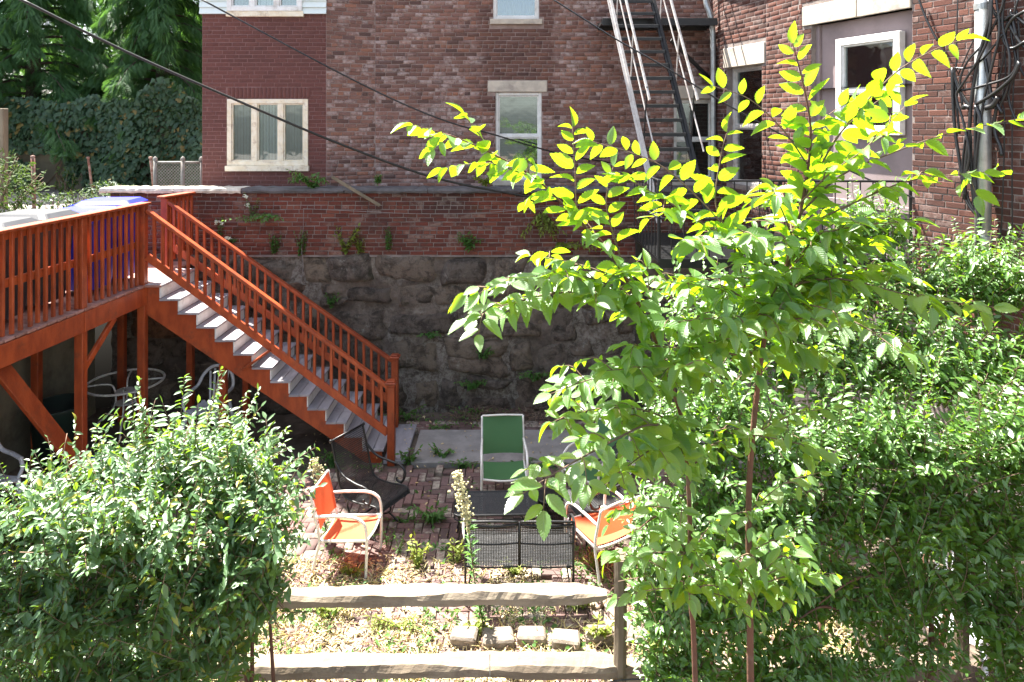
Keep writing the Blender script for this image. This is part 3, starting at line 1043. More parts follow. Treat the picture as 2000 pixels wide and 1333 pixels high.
def window(parent, O, D, u0, u1, z0, z1, fw=0.06, recess=0.05, mat='white_paint', rail=None, mullions=(), sill=None, blinds=(), sillmat='limestone', pane_back=0.03, sash=True):
    """window: frame (the part) > pane, rail, mullion, sill, blind"""
    mb = MB()
    d0, d1 = -recess, -recess - 0.09
    obox(mb, O, D, u0, u0 + fw, z0, z1, d0, d1)
    obox(mb, O, D, u1 - fw, u1, z0, z1, d0, d1)
    obox(mb, O, D, u0 + fw, u1 - fw, z1 - fw, z1, d0 + 0.001, d1)
    obox(mb, O, D, u0 + fw, u1 - fw, z0, z0 + fw, d0 + 0.001, d1)
    f = mb.build('window', mat, parent)
    edges = [u0 + fw] + [m for m in mullions] + [u1 - fw]
    for m in mullions:
        mb = MB()
        obox(mb, O, D, m - fw * 0.55, m + fw * 0.55, z0 + fw, z1 - fw, d0 - 0.004, d1)
        mb.build('mullion', mat, f)
    if rail is not None:
        mb = MB()
        obox(mb, O, D, u0 + fw, u1 - fw, rail - 0.022, rail + 0.022, d0 - 0.008, d1)
        mb.build('meeting_rail', mat, f)
    for i in range(len(edges) - 1):
        a = edges[i] + (fw * 0.55 if i > 0 else 0)
        b = edges[i + 1] - (fw * 0.55 if i < len(edges) - 2 else 0)
        if sash:
            mb = MB()
            s = 0.022
            zs = [(z0 + fw, z1 - fw)] if rail is None else [(z0 + fw, rail - 0.022), (rail + 0.022, z1 - fw)]
            for za, zb in zs:
                obox(mb, O, D, a, a + s, za, zb, d0 - 0.02, d1)
                obox(mb, O, D, b - s, b, za, zb, d0 - 0.02, d1)
                obox(mb, O, D, a + s, b - s, zb - s, zb, d0 - 0.021, d1)
                obox(mb, O, D, a + s, b - s, za, za + s, d0 - 0.021, d1)
            mb.build('sash', mat, f)
        mb = MB()
        obox(mb, O, D, a, b, z0 + fw, z1 - fw, d1 + pane_back + 0.006, d1 + pane_back, 0)
        mb.build('pane', 'glass', f)
        if i < len(blinds) and blinds[i]:
            kind, bm = blinds[i]
            mb = MB()
            if kind == 'vertical':
                k = int((b - a) / 0.045)
                for q in range(k):
                    uu = a + (q + 0.5) * (b - a) / k
                    obox(mb, O, D, uu - 0.021, uu + 0.021, z0 + fw, z1 - fw, d1 - 0.05 - 0.008 * (q % 2), d1 - 0.053 - 0.008 * (q % 2), 0)
            elif kind == 'slats':
                k = int((z1 - z0) / 0.03)
                for q in range(k):
                    zz = z0 + fw + (q + 0.5) * (z1 - z0 - 2 * fw) / k
                    obox(mb, O, D, a, b, zz - 0.012, zz + 0.012, d1 - 0.05, d1 - 0.056, 0)
            else:
                D_ = V3(D).normalized()
                n_ = V3((D_.y, -D_.x, 0))
                g = []
                for zz in np.linspace(z0 + fw, z1 - fw, 8):
                    g.append([O + D_ * (a + (b - a) * q / 40) + V3((0, 0, zz)) + n_ * (d1 - 0.07 + 0.02 * math.sin(q * 1.1 + 0.6 * math.sin(zz * 2))) for q in range(41)])
                mb.sheet(g)
            mb.build('blind' if kind != 'cloth' else 'curtain', bm, f)
    if sill:
        mb = MB()
        obox(mb, O, D, u0 - sill, u1 + sill, z0 - 0.09, z0 - 0.001, 0.06, -0.13)
        mb.build('sill', sillmat, f)
    return f


window(bh, O, (1, 0, 0), *win1, fw=0.05, rail=(win1[2] + win1[3]) / 2, sill=0.05, blinds=[('slats', 'blind')], recess=0.03)
window(bh, O, (1, 0, 0), *win2, fw=0.05, rail=(win2[2] + win2[3]) / 2 + 0.3, sill=0.05, blinds=[('cloth', 'curtain_blue')], recess=0.03)
window(bh, O, (1, 0, 0), *win3, fw=0.05, rail=(win3[2] + win3[3]) / 2, sill=0.03, mat='frame_white', recess=0.08)

# ------------------------------------------------------------------ painted end house on the left with vinyl siding above
NY = 11.45
ah = root('painted_house', 'maroon painted brick house with white siding above its triple window', 'building', (-4.1, NY, 3.1))
NX0, NX1 = P(395, 0, NY).x, P(637, 0, NY).x
O = V3((0, NY, 0))
zs_ = P(0, 28, NY).z
wl = (P(444, 0, NY).x, P(602, 0, NY).x, P(0, 324, NY).z, P(0, 194, NY).z)
wu = (P(446, 0, NY).x, P(592, 0, NY).x, P(0, 23, NY).z, 7.75)
mb = MB()
holed(mb, O, (1, 0, 0), NX0, NX1, 3.0, zs_, [wl], 0.1)
mb.add([V3((NX0, NY, 3)), V3((NX0, NY + 4, 3)), V3((NX0, NY + 4, zs_)), V3((NX0, NY, zs_))], [(3, 2, 1, 0)])
mb.build('wall', 'mortar_maroon', ah)
mats = wall_bricks(O, (1, 0, 0), NX0, NX1, 3.05, zs_, [wl, (wl[0] - 0.02, wl[1] + 0.02, wl[3], wl[3] + 0.19)], course=0.0677, length=0.225, proud=0.005, jit=0.001)
sold = []
u = wl[0]
while u < wl[1]:                                        # soldier course over the window
    p = V3((u + 0.033, NY, wl[3] + 0.1))
    sold.append(Matrix(((0.056, 0, 0, p.x), (0, 0.006, 0, p.y), (0, 0, 0.18, p.z), (0, 0, 0, 1))))
    u += 0.0665
place_bricks(mats + sold, 'brick_maroon', ah, 300, None)
mb = MB()
mb.box(((NX0 + NX1) / 2, NY + 2.3, 6.5), (NX1 - NX0 - 0.02, 4, 7))
mb.build('rear_mass', 'room', ah)
zz = zs_
k = 0
while zz < 10.5:
    for (ua, ub) in ([(NX0 - 0.03, wu[0]), (wu[1], NX1 + 0.01)] if zz < wu[3] else [(NX0 - 0.03, NX1 + 0.01)]):
        mb = MB()
        D = V3((1, 0, 0))
        a, b = V3((ua, NY - 0.055, zz)), V3((ub, NY - 0.055, zz))
        c, d = V3((ub, NY - 0.03, zz + 0.108)), V3((ua, NY - 0.03, zz + 0.108))
        y1 = NY + 0.02
        mb.add([a, b, c, d, V3((ua, y1, zz)), V3((ub, y1, zz)), V3((ub, y1, zz + 0.108)), V3((ua, y1, zz + 0.108))], [(0, 1, 2, 3), (0, 4, 5, 1), (2, 6, 7, 3), (0, 3, 7, 4), (1, 5, 6, 2)], True)
        mb.build('siding_board', 'siding', ah)
    zz += 0.109
    k += 1
window(ah, O, (1, 0, 0), *wl, fw=0.075, recess=-0.02, mat='cream_paint', mullions=(wl[0] + (wl[1] - wl[0]) * 0.34, wl[0] + (wl[1] - wl[0]) * 0.665), sill=0.02, sillmat='cream_paint', blinds=[('vertical', 'blind'), ('vertical', 'blind_light'), ('vertical', 'blind')])
window(ah, O, (1, 0, 0), *wu, fw=0.075, recess=-0.07, mat='white_paint', mullions=(wu[0] + (wu[1] - wu[0]) * 0.34, wu[0] + (wu[1] - wu[0]) * 0.665), sill=0.02, sillmat='cream_paint', blinds=[('vertical', 'blind'), ('vertical', 'blind_light'), ('vertical', 'blind')])

# ------------------------------------------------------------------ corner house on the right: straight wall with a door bay, curved bay at the inner corner
ch_ = root('corner_house', 'corner brick house with a rounded bay and a boarded doorway under a stone lintel', 'building', (4.0, 9.0, 3.0))
wx = lambda Y: 7.07 - 0.36 * Y
Yend, Ybay = 3.4, 9.06
O = V3((wx(Ybay), Ybay, 0))
E = V3((wx(Yend), Yend, 0))
D = (E - O).normalized()
Lw = (E - O).length
uof = lambda Y: (V3((wx(Y), Y, 0)) - O).length
Ydoor0, Ydoor1 = 8.85, 7.47
door = (uof(Ydoor0), uof(Ydoor1), 2.9, P(0, 27, 8.1).z - 0.02)
door = (door[0], door[1], 2.95, 5.83)
ZT = 6.9
mb = MB()
holed(mb, O, D, 0, Lw, 0.0, 5.0, [door], 0.16)
holed(mb, O, D, 0, Lw, 5.0, ZT, [(door[0], door[1], 5.0, door[3])], 0.16)
bay = [V3((3.42, 11.75, 0)), V3((3.37, 11.3, 0)), V3((3.37, 10.85, 0)), V3((3.65, 9.8, 0)), O.copy()]
bwin = (3.5, 5.42)
bb = []
for i in range(len(bay) - 1):
    a, b = bay[i], bay[i + 1]
    L = (b - a).length
    h = [(0.08, L - 0.1, 3.6, 5.42)] if i == 2 else []
    holed(mb, a, (b - a), 0, L, 0, ZT, h, 0.2)
    hh = h + ([(0.0, L - 0.02, 5.42, 5.74)] if i == 2 else [])
    bb += wall_bricks(a, (b - a).normalized(), 0, L, 2.6, ZT - 0.02, hh, course=0.0677, length=0.21, proud=0.005, jit=0.002)
mb.build('wall', 'mortar', ch_)
mb = MB()
q = [p + V3((0.55, 0, 0)) for p in bay] + [E + V3((0.55, 0, 0)), V3((9, Yend, 0)), V3((9, 11.75, 0))]
mb.prism([V3((p.x, p.y, 0)) for p in q], (0, 0, ZT))
mb.build('rear_mass', 'room', ch_)
mb = MB()
q = [p + V3((0.06, 0, 0)) for p in bay] + [E + V3((0.06, 0, 0)), V3((9, Yend, 0)), V3((9, 11.75, 0))]
mb.prism([V3((p.x, p.y, ZT)) for p in q], (0, 0, 3.5))
mb.build('upper_storeys', 'brick_right', ch_)
mats = wall_bricks(O, D, 0, Lw, 2.4, ZT - 0.02, [door, (door[0] - 0.16, door[1] + 0.0, door[3], door[3] + 0.26)], course=0.0677, length=0.222, headers=7, proud=0.006, jit=0.002)
place_bricks(mats + bb, 'brick_right', ch_, 300, lambda p: p.z > 3.4)
mb = MB()
obox(mb, O, D, 0, Lw, 3.05, 3.051, 0.0, -0.01, 0)
# lintels
mb = MB()
obox(mb, O, D, door[0] - 0.15, (door[0] + door[1]) / 2 - 0.003, door[3], door[3] + 0.25, 0.02, -0.15, 0.008)
mb.build('lintel', 'limestone', ch_)
mb = MB()
obox(mb, O, D, (door[0] + door[1]) / 2 + 0.003, door[1] - 0.01, door[3], door[3] + 0.25, 0.02, -0.15, 0.008)
mb.build('lintel', 'limestone', ch_)
a, b = bay[2], bay[3]
L = (b - a).length
mb = MB()
obox(mb, a, (b - a), 0.0, L - 0.02, 5.42, 5.73, 0.02, -0.15, 0.008)
mb.build('lintel', 'limestone', ch_)
window(ch_, a, (b - a), 0.08, L - 0.1, 3.6, 5.42, fw=0.05, recess=0.1, mat='steel_paint', rail=4.5, blinds=[('cloth', 'curtain')])
# door bay: painted panel, window set into it
mb = MB()
obox(mb, O, D, door[0], door[1], 2.95, door[3], -0.11, -0.155, 0.003)
mb.build('door_panel', 'mauve', ch_)
for uu in (door[0] + 0.03, door[1] - 0.03):
    mb = MB()
    obox(mb, O, D, uu - 0.03, uu + 0.03, 2.95, door[3], -0.07, -0.109, 0.003)
    mb.build('door_jamb', 'mauve', ch_)
mb = MB()
obox(mb, O, D, door[0] + 0.06, door[1] - 0.06, 3.55, 3.62, -0.08, -0.109, 0.003)
mb.build('kick_rail', 'mauve', ch_)
Yw0, Yw1 = 8.48, 7.62
window(ch_, O, D, uof(Yw0), uof(Yw1), 4.43, 5.6, fw=0.085, recess=0.0, mat='white_paint', rail=4.95, blinds=[('cloth', 'curtain')])
# gutter pipe hugging the top of the rounded bay
mb = MB()
off = V3((-0.13, -0.05, 0))
pp = [V3((3.2, 11.3, 6.95)), V3((3.2, 11.25, 6.55)), V3((3.26, 11.2, 6.3)), V3((3.3, 11.2, 5.8)), V3((3.3, 11.2, 3.2))]
mb.tube(catmull(pp, 6), 0.045, 10)
mb.tube(catmull([V3((3.2, 11.3, 6.95)), V3((3.3, 10.6, 6.93)), V3((3.5, 9.8, 6.93)), V3((3.62, 9.4, 6.93))], 6), 0.04, 10)
mb.build('gutter_pipe', 'galv', ch_, True)

# downpipe and its cables
Yp = 6.62
n_out = V3((D.y, -D.x, 0))
pc = V3((P(1920, 0, Yp).x, Yp, 0))
dp = root('downpipe', 'tall galvanised drainpipe standing off the brick wall among cables', 'pipe', (pc.x, pc.y, 2.3))
mb = MB()
mb.tube([pc + V3((0, 0, 2.3)), pc + V3((0, 0, 6.9))], 0.07, 18)
mb.build('pipe', 'galv', dp, True)
for z in (3.45, 4.6, 5.7):
    mb = MB()
    mb.lathe([(0.071, -0.03), (0.078, -0.03), (0.078, 0.03), (0.071, 0.03)], pc + V3((0, 0, z)), 18)
    mb.build('collar', 'galv', dp)

cb = root('cable_bundle', 'loose bundle of black cables looping over the drainpipe and brick wall', 'cables', (pc.x, pc.y, 4))


def pxc(pts, off=0.12, r=0.008, name='wire', mat='cable', parent=cb):
    """a cable along the wall plane, OFF in front of it"""
    out = []
    for x, y in pts:
        # intersect the pixel ray with the plane of the wall moved outwards
        d = V3(((x - CX) / F, 1, -(y - HY) / F))
        o0 = O + n_out * off
        t = (o0 - V3((0, 0, H))).dot(n_out) / d.dot(n_out)
        out.append(V3((0, 0, H)) + d * t)
    m_ = MB()
    m_.tube(catmull(out, 5), r, 6)
    return m_.build(name, mat, parent, True)


for pts, off, r in [
    ([(1935, -10), (1932, 40), (1910, 120), (1897, 200), (1893, 260), (1886, 330), (1884, 390)], 0.2, 0.013),
    ([(1938, -10), (1933, 60), (1915, 110), (1880, 165), (1868, 190), (1882, 240), (1893, 300), (1886, 345)], 0.22, 0.009),
    ([(1860, 133), (1869, 165), (1884, 195), (1897, 212)], 0.12, 0.014),
    ([(1860, 133), (1861, 190), (1866, 260), (1872, 300), (1878, 340), (1885, 385), (1900, 412), (1916, 425)], 0.14, 0.012),
    ([(1864, 136), (1868, 200), (1874, 262)], 0.12, 0.009),
    ([(1864, 133), (1890, 133), (1915, 120), (1940, 92), (1958, 67)], 0.19, 0.007),
    ([(1872, 178), (1900, 173), (1930, 165), (1960, 156), (1978, 144), (1990, 120)], 0.2, 0.01),
    ([(1905, 205), (1935, 187), (1960, 168), (1980, 148), (1992, 122)], 0.21, 0.012),
    ([(1924, 115), (1930, 150), (1936, 185), (1945, 200), (1958, 222)], 0.19, 0.012),
    ([(1905, 207), (1913, 225), (1916, 250)], 0.21, 0.015),
    ([(1925, 212), (1940, 206), (1950, 190)], 0.2, 0.02),
    ([(1880, 212), (1886, 208), (1894, 211)], 0.2, 0.018),
    ([(1930, 28), (1900, 82), (1872, 145)], 0.1, 0.005),
    ([(1871, -10), (1869, 60), (1868, 140)], 0.06, 0.005),
    ([(1975, 20), (1966, 50), (1963, 100), (1952, 150), (1945, 180), (1935, 188)], 0.14, 0.006),
    ([(1962, 60), (1964, 140), (1958, 200), (1962, 240), (1956, 440), (1945, 495)], 0.08, 0.005),
    ([(1982, 10), (1982, 120), (1977, 240), (1978, 500), (1985, 560)], 0.06, 0.005),
    ([(1985, 20), (1990, 60), (1988, 110), (1996, 140), (2010, 160)], 0.12, 0.008),
    ([(1905, 205), (1904, 300), (1903, 380), (1912, 420), (1914, 440), (1908, 480), (1900, 520)], 0.2, 0.01),
    ([(1896, 260), (1898, 330), (1905, 390), (1912, 425)], 0.17, 0.01),
    ([(1889, 262), (1895, 330), (1902, 395), (1913, 430), (1912, 470), (1903, 525)], 0.15, 0.01),
    ([(1947, 208), (1942, 240), (1945, 265), (1953, 285), (1957, 305)], 0.13, 0.012),
    ([(1793, -5), (1807, 32), (1820, 60), (1831, 80)], 0.05, 0.009),
    ([(1831, 80), (1845, 105), (1856, 135), (1858, 142)], 0.05, 0.005),
    ([(1920, 262), (1912, 325), (1902, 385), (1890, 408)], 0.1, 0.005),
    ([(1975, 25), (1984, 70), (1970, 45), (1990, 80), (2005, 95)], 0.15, 0.012),
    ([(1930, 0), (1945, 30), (1960, 40), (1980, 30), (2005, 50)], 0.16, 0.012),
    ([(1945, -8), (1952, 60), (1940, 120), (1925, 180), (1915, 240), (1905, 330), (1908, 400), (1913, 432)], 0.2, 0.009),
    ([(1962, -8), (1958, 50), (1972, 110), (1968, 170), (1950, 215)], 0.18, 0.009),
    ([(1990, -8), (1975, 60), (1985, 130), (1970, 190), (1990, 250)], 0.13, 0.008),
    ([(1880, 208), (1875, 160), (1890, 120), (1925, 80), (1955, 20), (1960, -8)], 0.2, 0.008),
    ([(2005, 20), (1975, 40), (1960, 75), (1975, 95), (2005, 80)], 0.17, 0.011),
    ([(1887, 262), (1880, 330), (1890, 385), (1908, 420)], 0.15, 0.009),
]:
    pxc(pts, off, r * 1.3)


def overhead(name, label, pts, r, mat='cable'):
    m_ = MB()
    m_.tube(catmull([P(*p) for p in pts], 8), r, 8)
    return tag(m_.build(name, mat, None, True), label, 'cable')


overhead('overhead_cable', 'thick slack cable crossing the picture down to the coping of the brick wall', [(30, -6, 8.0), (250, 103, 8.6), (480, 204, 9.2), (660, 280, 9.7), (840, 345, 10.1), (1000, 379, 10.4), (1105, 395, 10.62)], 0.017, 'cable_grey')
overhead('overhead_cable', 'thinner upper cable running in front of the maroon painted brick', [(380, -8, 9.4), (640, 131, 9.9), (780, 200, 10.2), (880, 240, 10.4), (960, 262, 10.6), (1090, 300, 11.0), (1190, 318, 11.5)], 0.012)
overhead('overhead_cable', 'cable slanting past the fire escape stair towards the doorway', [(1075, -4, 8.6), (1200, 75, 8.5), (1300, 132, 8.3), (1420, 205, 8.1), (1580, 292, 7.9), (1690, 348, 7.7), (1800, 392, 7.4), (1884, 412, 7.0)], 0.01)
overhead('washing_line', 'thin pale line strung across the face of the red brick', [(592, 408, 10.7), (700, 413, 10.7), (820, 418, 10.7), (940, 416, 10.7), (1040, 408, 10.7), (1200, 395, 10.6)], 0.0038, 'slab')
m_ = MB()
m_.tube(catmull([P(593, 408, 10.72), P(592, 450, 10.72), P(589, 485, 10.7), P(592, 520, 10.6), P(588, 545, 10.6)], 6), 0.0038, 6)
tag(m_.build('hanging_wire', 'slab', None, True), 'thin pale wire hanging down the brick onto the stones', 'wire')
m_ = MB()
a, b = P(648, 346, 10.5), P(742, 402, 10.66)
m_.bar(a, b, 0.05, 0.02, (0, -1, 0.3), 0.004)
tag(m_.build('loose_board', 'post_wood'), 'narrow grey board leaning over the coping against the brick', 'board')

# ------------------------------------------------------------------ fire escape and iron landing
fe = root('fire_escape', 'steep iron fire escape stair with pale handrails and dark treads', 'fire escape', (2.0, 9.7, 3.0))
L0, L1 = P(1190, -5, 10.9), P(1287, 430, 9.35)
dirv = (L1 - L0)
WST = V3((0.68, 0, 0))
for base, mt in ((L0, 'steel_paint'), (L0 + WST, 'iron')):
    mb = MB()
    mb.bar(base, base + dirv, 0.045, 0.16, (0, -1, 0.6), 0.004)
    mb.build('stringer', mt, fe)
    mb = MB()
    mb.bar(base + V3((-0.012, -0.07, -0.03)), base + dirv + V3((-0.012, -0.07, -0.03)), 0.075, 0.012, (0, -1, 0.6), 0.002)
    mb.build('flange', 'steel_paint' if mt == 'steel_paint' else 'iron', fe)
nt_ = 16
for i in range(nt_):
    t = (i + 0.35) / nt_
    c = L0 + dirv * t + WST / 2
    mb = MB()
    mb.box(c, (0.62, 0.2, 0.02), None, 0.003)
    mb.box(c + V3((0, -0.1, -0.018)), (0.62, 0.012, 0.05), None, 0.002)
    mb.build('tread', 'iron', fe)
hr = V3((0, -0.12, 0.78))
for base, sg in ((L0, -1), (L0 + WST, 1)):
    for f_, rr in ((1.0, 0.02), (0.55, 0.012)):
        o_ = hr * f_ + V3((0.05, 0, 0))
        mb = MB()
        if f_ == 1.0:
            mb.bar(base + o_ - dirv * 0.06, base + o_ + dirv * 0.74, 0.03, 0.045, (0, -1, 0.6), 0.003)
        else:
            mb.tube([base + o_ - dirv * 0.06, base + o_ + dirv * 0.85], rr, 8)
        mb.build('handrail', 'steel_paint', fe)
    for t in (0.12, 0.42, 0.68):
        p = base + dirv * t + V3((0.03, -0.03, 0))
        mb = MB()
        mb.tube([p, p + hr + V3((0.02, 0, 0))], 0.011, 6)
        mb.build('stanchion', 'steel_paint' if t < 0.6 else 'iron', fe)
# upper platform
mb = MB()
py0, py1, pz = 10.2, 11.55, P(0, 34, 10.6).z
px0, px1 = L0.x - 0.1, 3.3
for y in np.arange(11.0, py1, 0.055):
    mb.box((px1 / 2 + px0 / 2, y, pz), (px1 - px0, 0.02, 0.03))
for x in np.linspace(px0, px1, 5):
    mb.box((x, 11.28, pz - 0.035), (0.03, 0.6, 0.04))
mb.build('platform_grating', 'iron', fe)
for y, h_ in ((10.96, 0.12), (11.58, 0.12)):
    mb = MB()
    mb.box(((px0 + px1) / 2, y, pz - 0.02), (px1 - px0, 0.03, h_), None, 0.003)
    mb.build('platform_beam', 'iron', fe)
mb = MB()
mb.bar(P(1310, 78, 11.2), P(1392, 160, 11.5), 0.06, 0.06, (0, -1, 0), 0.004)
mb.build('brace', 'iron', fe)
for f_ in (0.5, 1.0):
    mb = MB()
    mb.tube([V3((px0 + 0.9, 10.98, pz + f_)), V3((px1, 10.98, pz + f_))], 0.016, 6)
    mb.build('platform_rail', 'iron', fe)

ld = root('iron_landing', 'black iron landing with thin upright bars in front of the doorway', 'landing', (2.9, 8.4, 0))
lx0, lx1, ly0, ly1, lz = P(1285, 0, 7.6).x, P(1784, 0, 7.5).x, 7.55, 9.4, 3.04
mb = MB()
for y in np.arange(ly0, ly1, 0.06):
    xe = min(lx1, wx(y) - 0.06)
    mb.box(((lx0 + xe) / 2, y, lz), (xe - lx0, 0.022, 0.03))
for x in np.linspace(lx0 + 0.05, lx1 - 0.9, 5):
    mb.box((x, (ly0 + ly1) / 2, lz - 0.035), (0.04, ly1 - ly0, 0.04))
mb.build('landing_grating', 'iron', ld)
zr = P(0, 353, 7.55).z
for z in (zr, zr - 0.42):
    mb = MB()
    mb.tube([V3((lx0, ly0, z)), V3((lx1, ly0, z - 0.01))], 0.013, 8)
    mb.build('rail', 'iron', ld)
    mb = MB()
    mb.tube([V3((lx0, ly0, z)), V3((lx0, ly1 - 0.3, z))], 0.013, 8)
    mb.build('rail', 'iron', ld)
mb = MB()
mb.box(((lx0 + lx1) / 2, ly0 - 0.02, lz - 0.02), (lx1 - lx0, 0.02, 0.1))
mb.build('edge_beam', 'iron', ld)
nb = 21
for i in range(nb):
    x = lx0 + (lx1 - lx0) * i / (nb - 1)
    mb = MB()
    r = 0.02 if i in (0, 9, 20) else 0.007
    mb.tube([V3((x, ly0, lz - 0.02)), V3((x, ly0, zr))], r, 6)
    mb.build('bar', 'iron', ld)
for y in np.linspace(ly0 + 0.2, ly1 - 0.35, 8):
    mb = MB()
    mb.tube([V3((lx0, y, lz)), V3((lx0, y, zr))], 0.007, 6)
    mb.build('bar', 'iron', ld)
mb = MB()
mb.bar(V3((P(1525, 0, 8.2).x, 8.2, zr - 0.05)), V3((P(1495, 0, 8.2).x, 8.2, lz)), 0.05, 0.02, (0, -1, 0), 0.003)
mb.build('brace', 'iron', ld)
for x, y in ((lx1 - 0.2, ly0 + 0.05), (lx0 + 0.1, ly1 - 0.1)):
    mb = MB()
    mb.box((x, y, lz / 2 - 0.03), (0.08, 0.08, lz), None, 0.004)
    mb.build('support_post', 'iron', ld)
mb = MB()
mb.box((P(1765, 0, 7.7).x, 7.72, P(0, 468, 7.7).z), (0.26, 0.05, 0.16), None, 0.005)
for i in range(12):
    mb.box((P(1765, 0, 7.7).x - 0.12 + i * 0.022, 7.69, P(0, 468, 7.7).z), (0.012, 0.02, 0.15))
tag(mb.build('broom_head', 'black_plastic'), 'dark bristle mat hanging by the foot of the doorway', 'mat')

# ================================================================== WOODEN DECK AND STAIRCASE
ZD = 2.386                                              # deck floor
YS, YF = 9.19, 10.15                                    # near and far side of the stairs
edge = lambda Y: -4.93 - 0.0851 * (YS - Y)              # x of the deck's open edge
dk = root('wooden_deck', 'orange stained wooden deck walkway with baluster railing, raised on posts', 'deck', (-5.6, 8.5, 0))
Y_END = 4.6
y = Y_END
while y < 10.7:
    yc = y + 0.07
    x1 = edge(yc) + 0.02 if yc < YS else (-4.70 if yc < YF else -4.98)
    mb = MB()
    mb.box(((-6.48 + x1) / 2, yc, ZD - 0.015 + random.uniform(-0.002, 0.002)), (x1 + 6.48, 0.135, 0.03), None, 0.004)
    mb.build('floor_plank', 'floor', dk)
    y += 0.142
mb = MB()
mb.bar((edge(Y_END), Y_END, ZD - 0.155), (edge(8.05), 8.05, ZD - 0.155), 0.045, 0.235, ch=0.004)
mb.build('rim_board', 'deck', dk)
mb = MB()
mb.bar((edge(8.0) + 0.012, 8.0, ZD - 0.15), (edge(YS), YS, ZD - 0.15), 0.045, 0.235, ch=0.004)
mb.build('rim_board', 'deck', dk)
for Yj in np.arange(4.8, 10.6, 0.42):
    mb = MB()
    mb.box(((-6.45 + edge(min(Yj, YS)) - 0.03) / 2, Yj, ZD - 0.13), (6.42 + edge(min(Yj, YS)), 0.04, 0.19), None, 0.003)
    mb.build('joist', 'deck', dk)
post_y = [5.1, 6.6, 8.03, YS]
for Yp_ in post_y:
    for xx, kind in ((edge(Yp_) - 0.045, 0), (-6.4, 1)):
        mb = MB()
        top = 3.455 if kind == 0 else ZD - 0.26
        mb.box((xx, Yp_, (top - 0.1) / 2), (0.1, 0.1, top + 0.1), None, 0.006)
        mb.build('post', 'deck', dk)
mb = MB()
mb.box((-6.0, 10.5, 1.1), (0.1, 0.1, 2.3), None, 0.006)
mb.build('post', 'deck', dk)
mb = MB()
mb.box((P(372, 0, YF).x, YF, 1.1), (0.09, 0.09, 2.3), None, 0.006)
mb.build('post', 'deck', dk)
# braces below
mb = MB()
mb.bar((edge(8.03) - 0.04, 8.05, ZD - 0.75), (edge(8.6) - 0.04, 8.62, ZD - 0.28), 0.04, 0.08, ch=0.004)
mb.build('knee_brace', 'deck', dk)
mb = MB()
mb.bar(P(-14, 700, 6.95), P(150, 905, 7.6), 0.045, 0.2, (0, -1, 0), ch=0.004)
mb.build('brace', 'deck', dk)
# railing along the edge
mb = MB()
mb.bar((edge(Y_END) - 0.03, Y_END, 3.485), (edge(YS + 0.06) - 0.03, YS + 0.06, 3.475), 0.15, 0.032, ch=0.005)
mb.build('rail_cap', 'deck', dk)
for z, h_ in ((3.42, 0.09), (2.93, 0.09)):
    mb = MB()
    mb.bar((edge(Y_END) - 0.07, Y_END, z), (edge(YS - 0.06) - 0.07, YS - 0.06, z), 0.035, h_, ch=0.004)
    mb.build('rail', 'deck', dk)
yb = Y_END + 0.05
while yb < YS - 0.06:
    if min(abs(yb - q) for q in post_y) > 0.075:
        mb = MB()
        tw_ = random.uniform(-0.012, 0.012)
        mb.bar((edge(yb) - 0.032 + tw_ * 0.3, yb + tw_, ZD + 0.012 + random.uniform(0, 0.02)), (edge(yb) - 0.032, yb, 3.455), 0.036, 0.036, (0, 1, 0), ch=0.003)
        mb.build('baluster', 'deck', dk)
    yb += 0.113
# short railing from the far stair post to the brick wall
fx = P(322, 0, YF).x
fpost = MB()
fpost.box((fx, YF + 0.02, (3.45) / 2 + 1.1), (0.1, 0.1, 3.42 - 2.2), None, 0.006)
fpost.build('post', 'deck', dk)
mb = MB()
mb.bar((fx - 0.02, YF - 0.08, 3.46), (P(386, 0, 10.74).x - 0.06, 10.74, 3.465), 0.15, 0.032, ch=0.005)
mb.build('rail_cap', 'deck', dk)
for z in (3.4, 2.62):
    mb = MB()
    mb.bar((fx, YF, z), (P(380, 0, 10.7).x - 0.05, 10.7, z), 0.035, 0.085, ch=0.004)
    mb.build('rail', 'deck', dk)
for i in range(6):
    t = (i + 0.8) / 6.2
    px_ = fx + (P(380, 0, 10.7).x - 0.05 - fx) * t
    py_ = YF + (10.7 - YF) * t
    mb = MB()
    mb.bar((px_ + 0.03, py_, 2.5), (px_ + 0.03, py_, 3.43), 0.036, 0.036, (0, 1, 0), ch=0.003)
    mb.build('baluster', 'deck', dk)

st = root('wooden_staircase', 'orange wooden staircase with grey grooved treads and white risers, going down to the patio', 'staircase', (-3.2, 9.67, 0))
RX = lambda n: -4.70 + 0.248 * n                        # nose of tread n
RZ = lambda n: ZD - 0.1835 * n
poly = [(-4.93, ZD - 0.04), (RX(0) - 0.03, ZD - 0.04)]
for n in range(1, 13):
    poly.append((RX(n - 1) - 0.03, RZ(n) - 0.032))
    poly.append((RX(n) - 0.03, RZ(n) - 0.032))
poly += [(RX(12) - 0.03, -0.03), (RX(12) - 0.22, -0.03)]
poly += [(-4.93, ZD - 0.40)]
for yy in (YS + 0.005, YF - 0.045):
    mb = MB()
    mb.prism([V3((x, yy, z)) for x, z in poly], (0, 0.04, 0))
    mb.build('stringer', 'deck', st)


def groove_board(x0, x1, z, y0, y1):
    """tread board with rounded ridges running along it"""
    n = 7
    pf = [(x0, z - 0.028)]
    for i in range(n):
        a, b = x0 + (x1 - x0) * i / n, x0 + (x1 - x0) * (i + 1) / n
        g = (b - a) * 0.22
        pf += [(a, z - 0.005), (a + g, z), (b - g, z)]
    pf += [(x1, z - 0.005), (x1, z - 0.028)]
    m_ = MB()
    m_.prism([V3((x, y0, zz)) for x, zz in pf], (0, y1 - y0, 0))
    return m_


